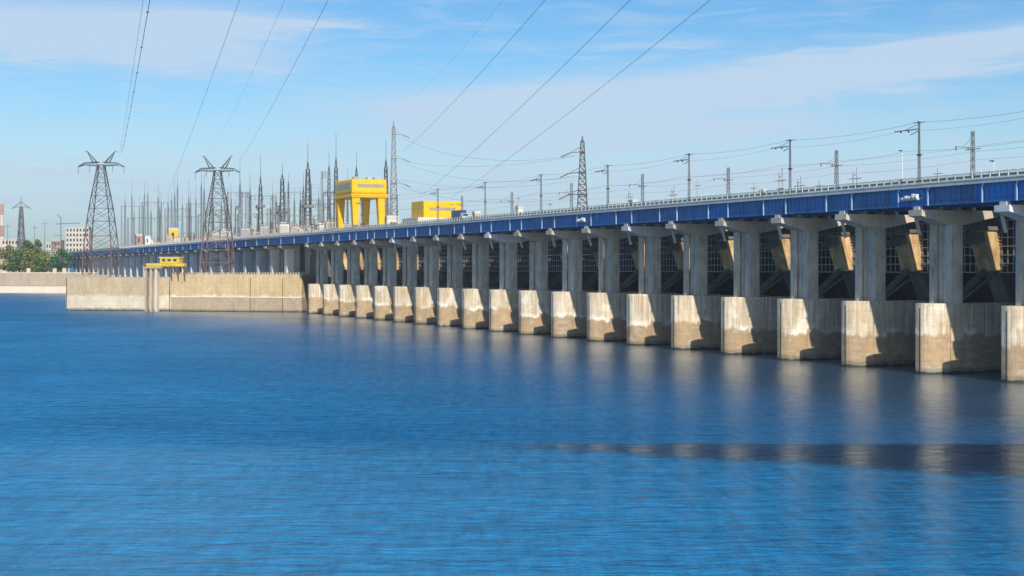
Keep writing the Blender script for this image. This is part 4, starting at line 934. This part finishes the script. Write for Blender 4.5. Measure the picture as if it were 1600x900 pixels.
for k, (a, b, y, u) in enumerate(PF):
    portal(a, b, y, u, 'steel portal frame with hanging insulators, %s from the left in the switchyard' % ORD[k])
# busbars strung between frames
for k in range(8):
    u = 72 + k * 12; y = 318 + (k % 4) * 7
    P = W(t_of(205 + k * 5, u), u, 0); Q = W(t_of(520 + k * 8, u), u, 0); z = zpix(y, (P.y + Q.y) / 2) + 0.0
    pts_ = [Vector((P.x + (Q.x - P.x) * j / 8, P.y + (Q.y - P.y) * j / 8, max(z, 44) - 1.0 * (j % 2))) for j in range(9)]
    wire_through(pts_, 1.2, .09, 'busbar_cable', 'slack busbar cable across the switchyard, %s in height from the top' % ORD[k], 'busbar cables', seg=4)

# transformers, breakers and cabins just behind the railing
rnd = random.Random(5)
def transformer(px, u, w, h, mat, label):
    t = t_of(px, u); zb = 40.6 if t > 524 else 35.9
    r = dam_empty('power_transformer', t, u, zb, label, 'transformer', 'transformers behind the railing')
    MB().box(0, w, -w * .35, w * .35, 0.4, h).build('tank', mat, r, bevel=.1)
    MB().box(-.2, w + .2, -w * .4, w * .4, 0, .38).build('plinth', 'deck_concrete', r)
    mb = MB()
    for k in range(8): mb.box(w * (.08 + k * .11), w * (.08 + k * .11) + .12, -w * .35 - .7, -w * .35 - .02, .8, h * .85)
    mb.build('radiator', 'equipment_grey', r)
    mb = MB(); mb.bar((w * .1, w * .2, h + .9), (w * .9, w * .2, h + .9), .8, n=8); mb.build('conservator', mat, r)
    for k in range(3):
        mb = MB(); x = w * (.2 + .3 * k); mb.bar((x, -.3, h), (x - .2, -.6, h + 2.2), .38, .2, 8); mb.build('bushing', 'porcelain', r)
k = 0
for px in range(226, 536, 15):
    k += 1
    transformer(px + rnd.uniform(-3, 3), rnd.choice((24, 30, 38, 46)), rnd.uniform(4.5, 7), rnd.uniform(3.2, 6.2), rnd.choice(('equipment_grey', 'equipment_tan', 'plaster_white', 'equipment_tan', 'white_paint')),
                'boxy finned power transformer behind the railing, %s from the left in its row' % ORD[k - 1])
def disconnector(px, u, h, label, mat):
    t = t_of(px, u); zb = 40.6 if t > 524 else 35.9
    r = dam_empty('disconnector', t, u, zb, label, 'disconnector', 'disconnectors behind the railing')
    mb = MB()
    for y in (-2.4, 2.4): mb.bar((0, y, 0), (0, y, h * .5), .5, .4)
    mb.bar((0, -3.2, h * .5), (0, 3.2, h * .5), .4); mb.bar((0, -2.4, 0.3), (0, 2.4, h * .45), .16); mb.build('frame', mat, r)
    im = 'porcelain' if rnd.random() < .5 else 'equipment_grey'
    for y in (-2.8, 0, 2.8): MB().bar((0, y, h * .5), (0, y, h * .86), .5, .4, 8).build('insulator', im, r)
    mb = MB(); mb.bar((0, -2.8, h * .87), (0, 1.2, h), .16); mb.bar((-1.4, 2.8, h * .9), (1.4, 2.8, h * .9), .2); mb.build('blade', 'steel', r)
k = 0
for px in range(200, 536, 8):
    disconnector(px + rnd.uniform(-2, 2), rnd.choice((26, 34, 42, 52)), rnd.uniform(5, 9.5), 'three-post disconnector switch behind the railing, %s from the left in its row' % ORD[k], rnd.choice(('galvanised', 'equipment_grey', 'red_primer', 'equipment_tan'))); k += 1
kiosk(262, 356, 15, 30, 'yellow_paint', 'small yellow cabin among the transformers left of the right-hand pylon', 'cabin')
kiosk(212, 366, 9, 28, 'brick_pink', 'small pink cabin behind the railing right of the left pylon', 'cabin')
kiosk(226, 368, 8, 28, 'white_paint', 'small white cabin next to the pink one right of the left pylon', 'cabin')
kiosk(600, 337, 20, 38, 'plaster_white', 'low white building right of the slim lattice tower', 'low building')
kiosk(640, 341, 12, 30, 'plaster_white', 'low white annex left of the yellow crane housing', 'annex')
kiosk(740, 330, 9, 22, 'equipment_tan', 'small pale cabin right of the blue box truck', 'cabin')

# ------------------------------------------------------------------ long conductors crossing the sky
def long_wire(p0, d0, p1, label, w=.13, sag=2.0, d1=130.0):
    """from image point p0 at depth d0 through p1 on the photo's top edge, continued to the near span end"""
    (x0, y0), (x1, y1) = p0, p1
    ye = -330.0; xe = x0 + (x1 - x0) * (ye - y0) / (y1 - y0)
    a = Vector((Xpix(x0, d0), d0, zpix(y0, d0))); b = Vector((Xpix(xe, d1), d1, zpix(ye, d1)))
    mb = MB(); n = 40
    P_ = [a.lerp(b, k / n) - Vector((0, 0, sag * 4 * (k / n) * (1 - k / n))) for k in range(n + 1)]
    for p, q in zip(P_, P_[1:]): mb.bar(p, q, w, n=3)
    for k in range(2, n, 3) if w > .14 and x0 < 200 else (): mb.bar(P_[k] + Vector((-.25, 0, 0)), P_[k] + Vector((.25, 0, 0)), w * 1.5, n=4)
    tag(mb.build('overhead_conductor', 'wire_metal'), label, 'cable', 'long conductors crossing the sky')
long_wire((190, 240), 754, (232, 0), 'long overhead conductor rising from the right arm of the left pylon', .141)
long_wire((186, 242), 760, (222, 0), 'twin conductor close left of the one rising from the left pylon', .07)
long_wire((255, 318), 900, (371, 0), 'long overhead conductor crossing the sky between the two pylons', .075)
long_wire((375, 250), 760, (507, 0), 'long overhead conductor rising from the right-hand pylon', .08)
long_wire((630, 236), 610, (840, 0), 'long overhead conductor rising from the slim tower, steepest of the right three', .09)
long_wire((655, 308), 620, (972, 0), 'long overhead conductor of the right three, the middle one', .09)
long_wire((705, 308), 560, (1093, 0), 'long overhead conductor of the right three, the rightmost one', .09)
long_wire((345, 210), 748, (440, 0), 'faint thin earth wire between the two left conductors', .05)
long_wire((650, 150), 620, (775, 0), 'faint thin earth wire left of the right three conductors', .04)

# ------------------------------------------------------------------ haze
HAZE = 0.00010
if HAZE:
    m = bpy.data.materials.new('haze_air'); m.use_nodes = True; nt = m.node_tree; nt.nodes.clear()
    o = nt.nodes.new('ShaderNodeOutputMaterial'); v = nt.nodes.new('ShaderNodeVolumePrincipled')
    v.inputs['Color'].default_value = (0.82, 0.91, 1.0, 1); v.inputs['Density'].default_value = HAZE; v.inputs['Anisotropy'].default_value = 0.2
    nt.links.new(v.outputs[0], o.inputs['Volume']); MATS['haze_air'] = m
    tag(MB().box(-9100, 9100, -700, 12100, -4, 135).build('haze', 'haze_air'), kind='stuff')

for o in list(scene.objects):
    if o.get('label') and len(str(o['label']).replace('-', ' ').split()) > 16: print('LONG', o.name, o['label'])
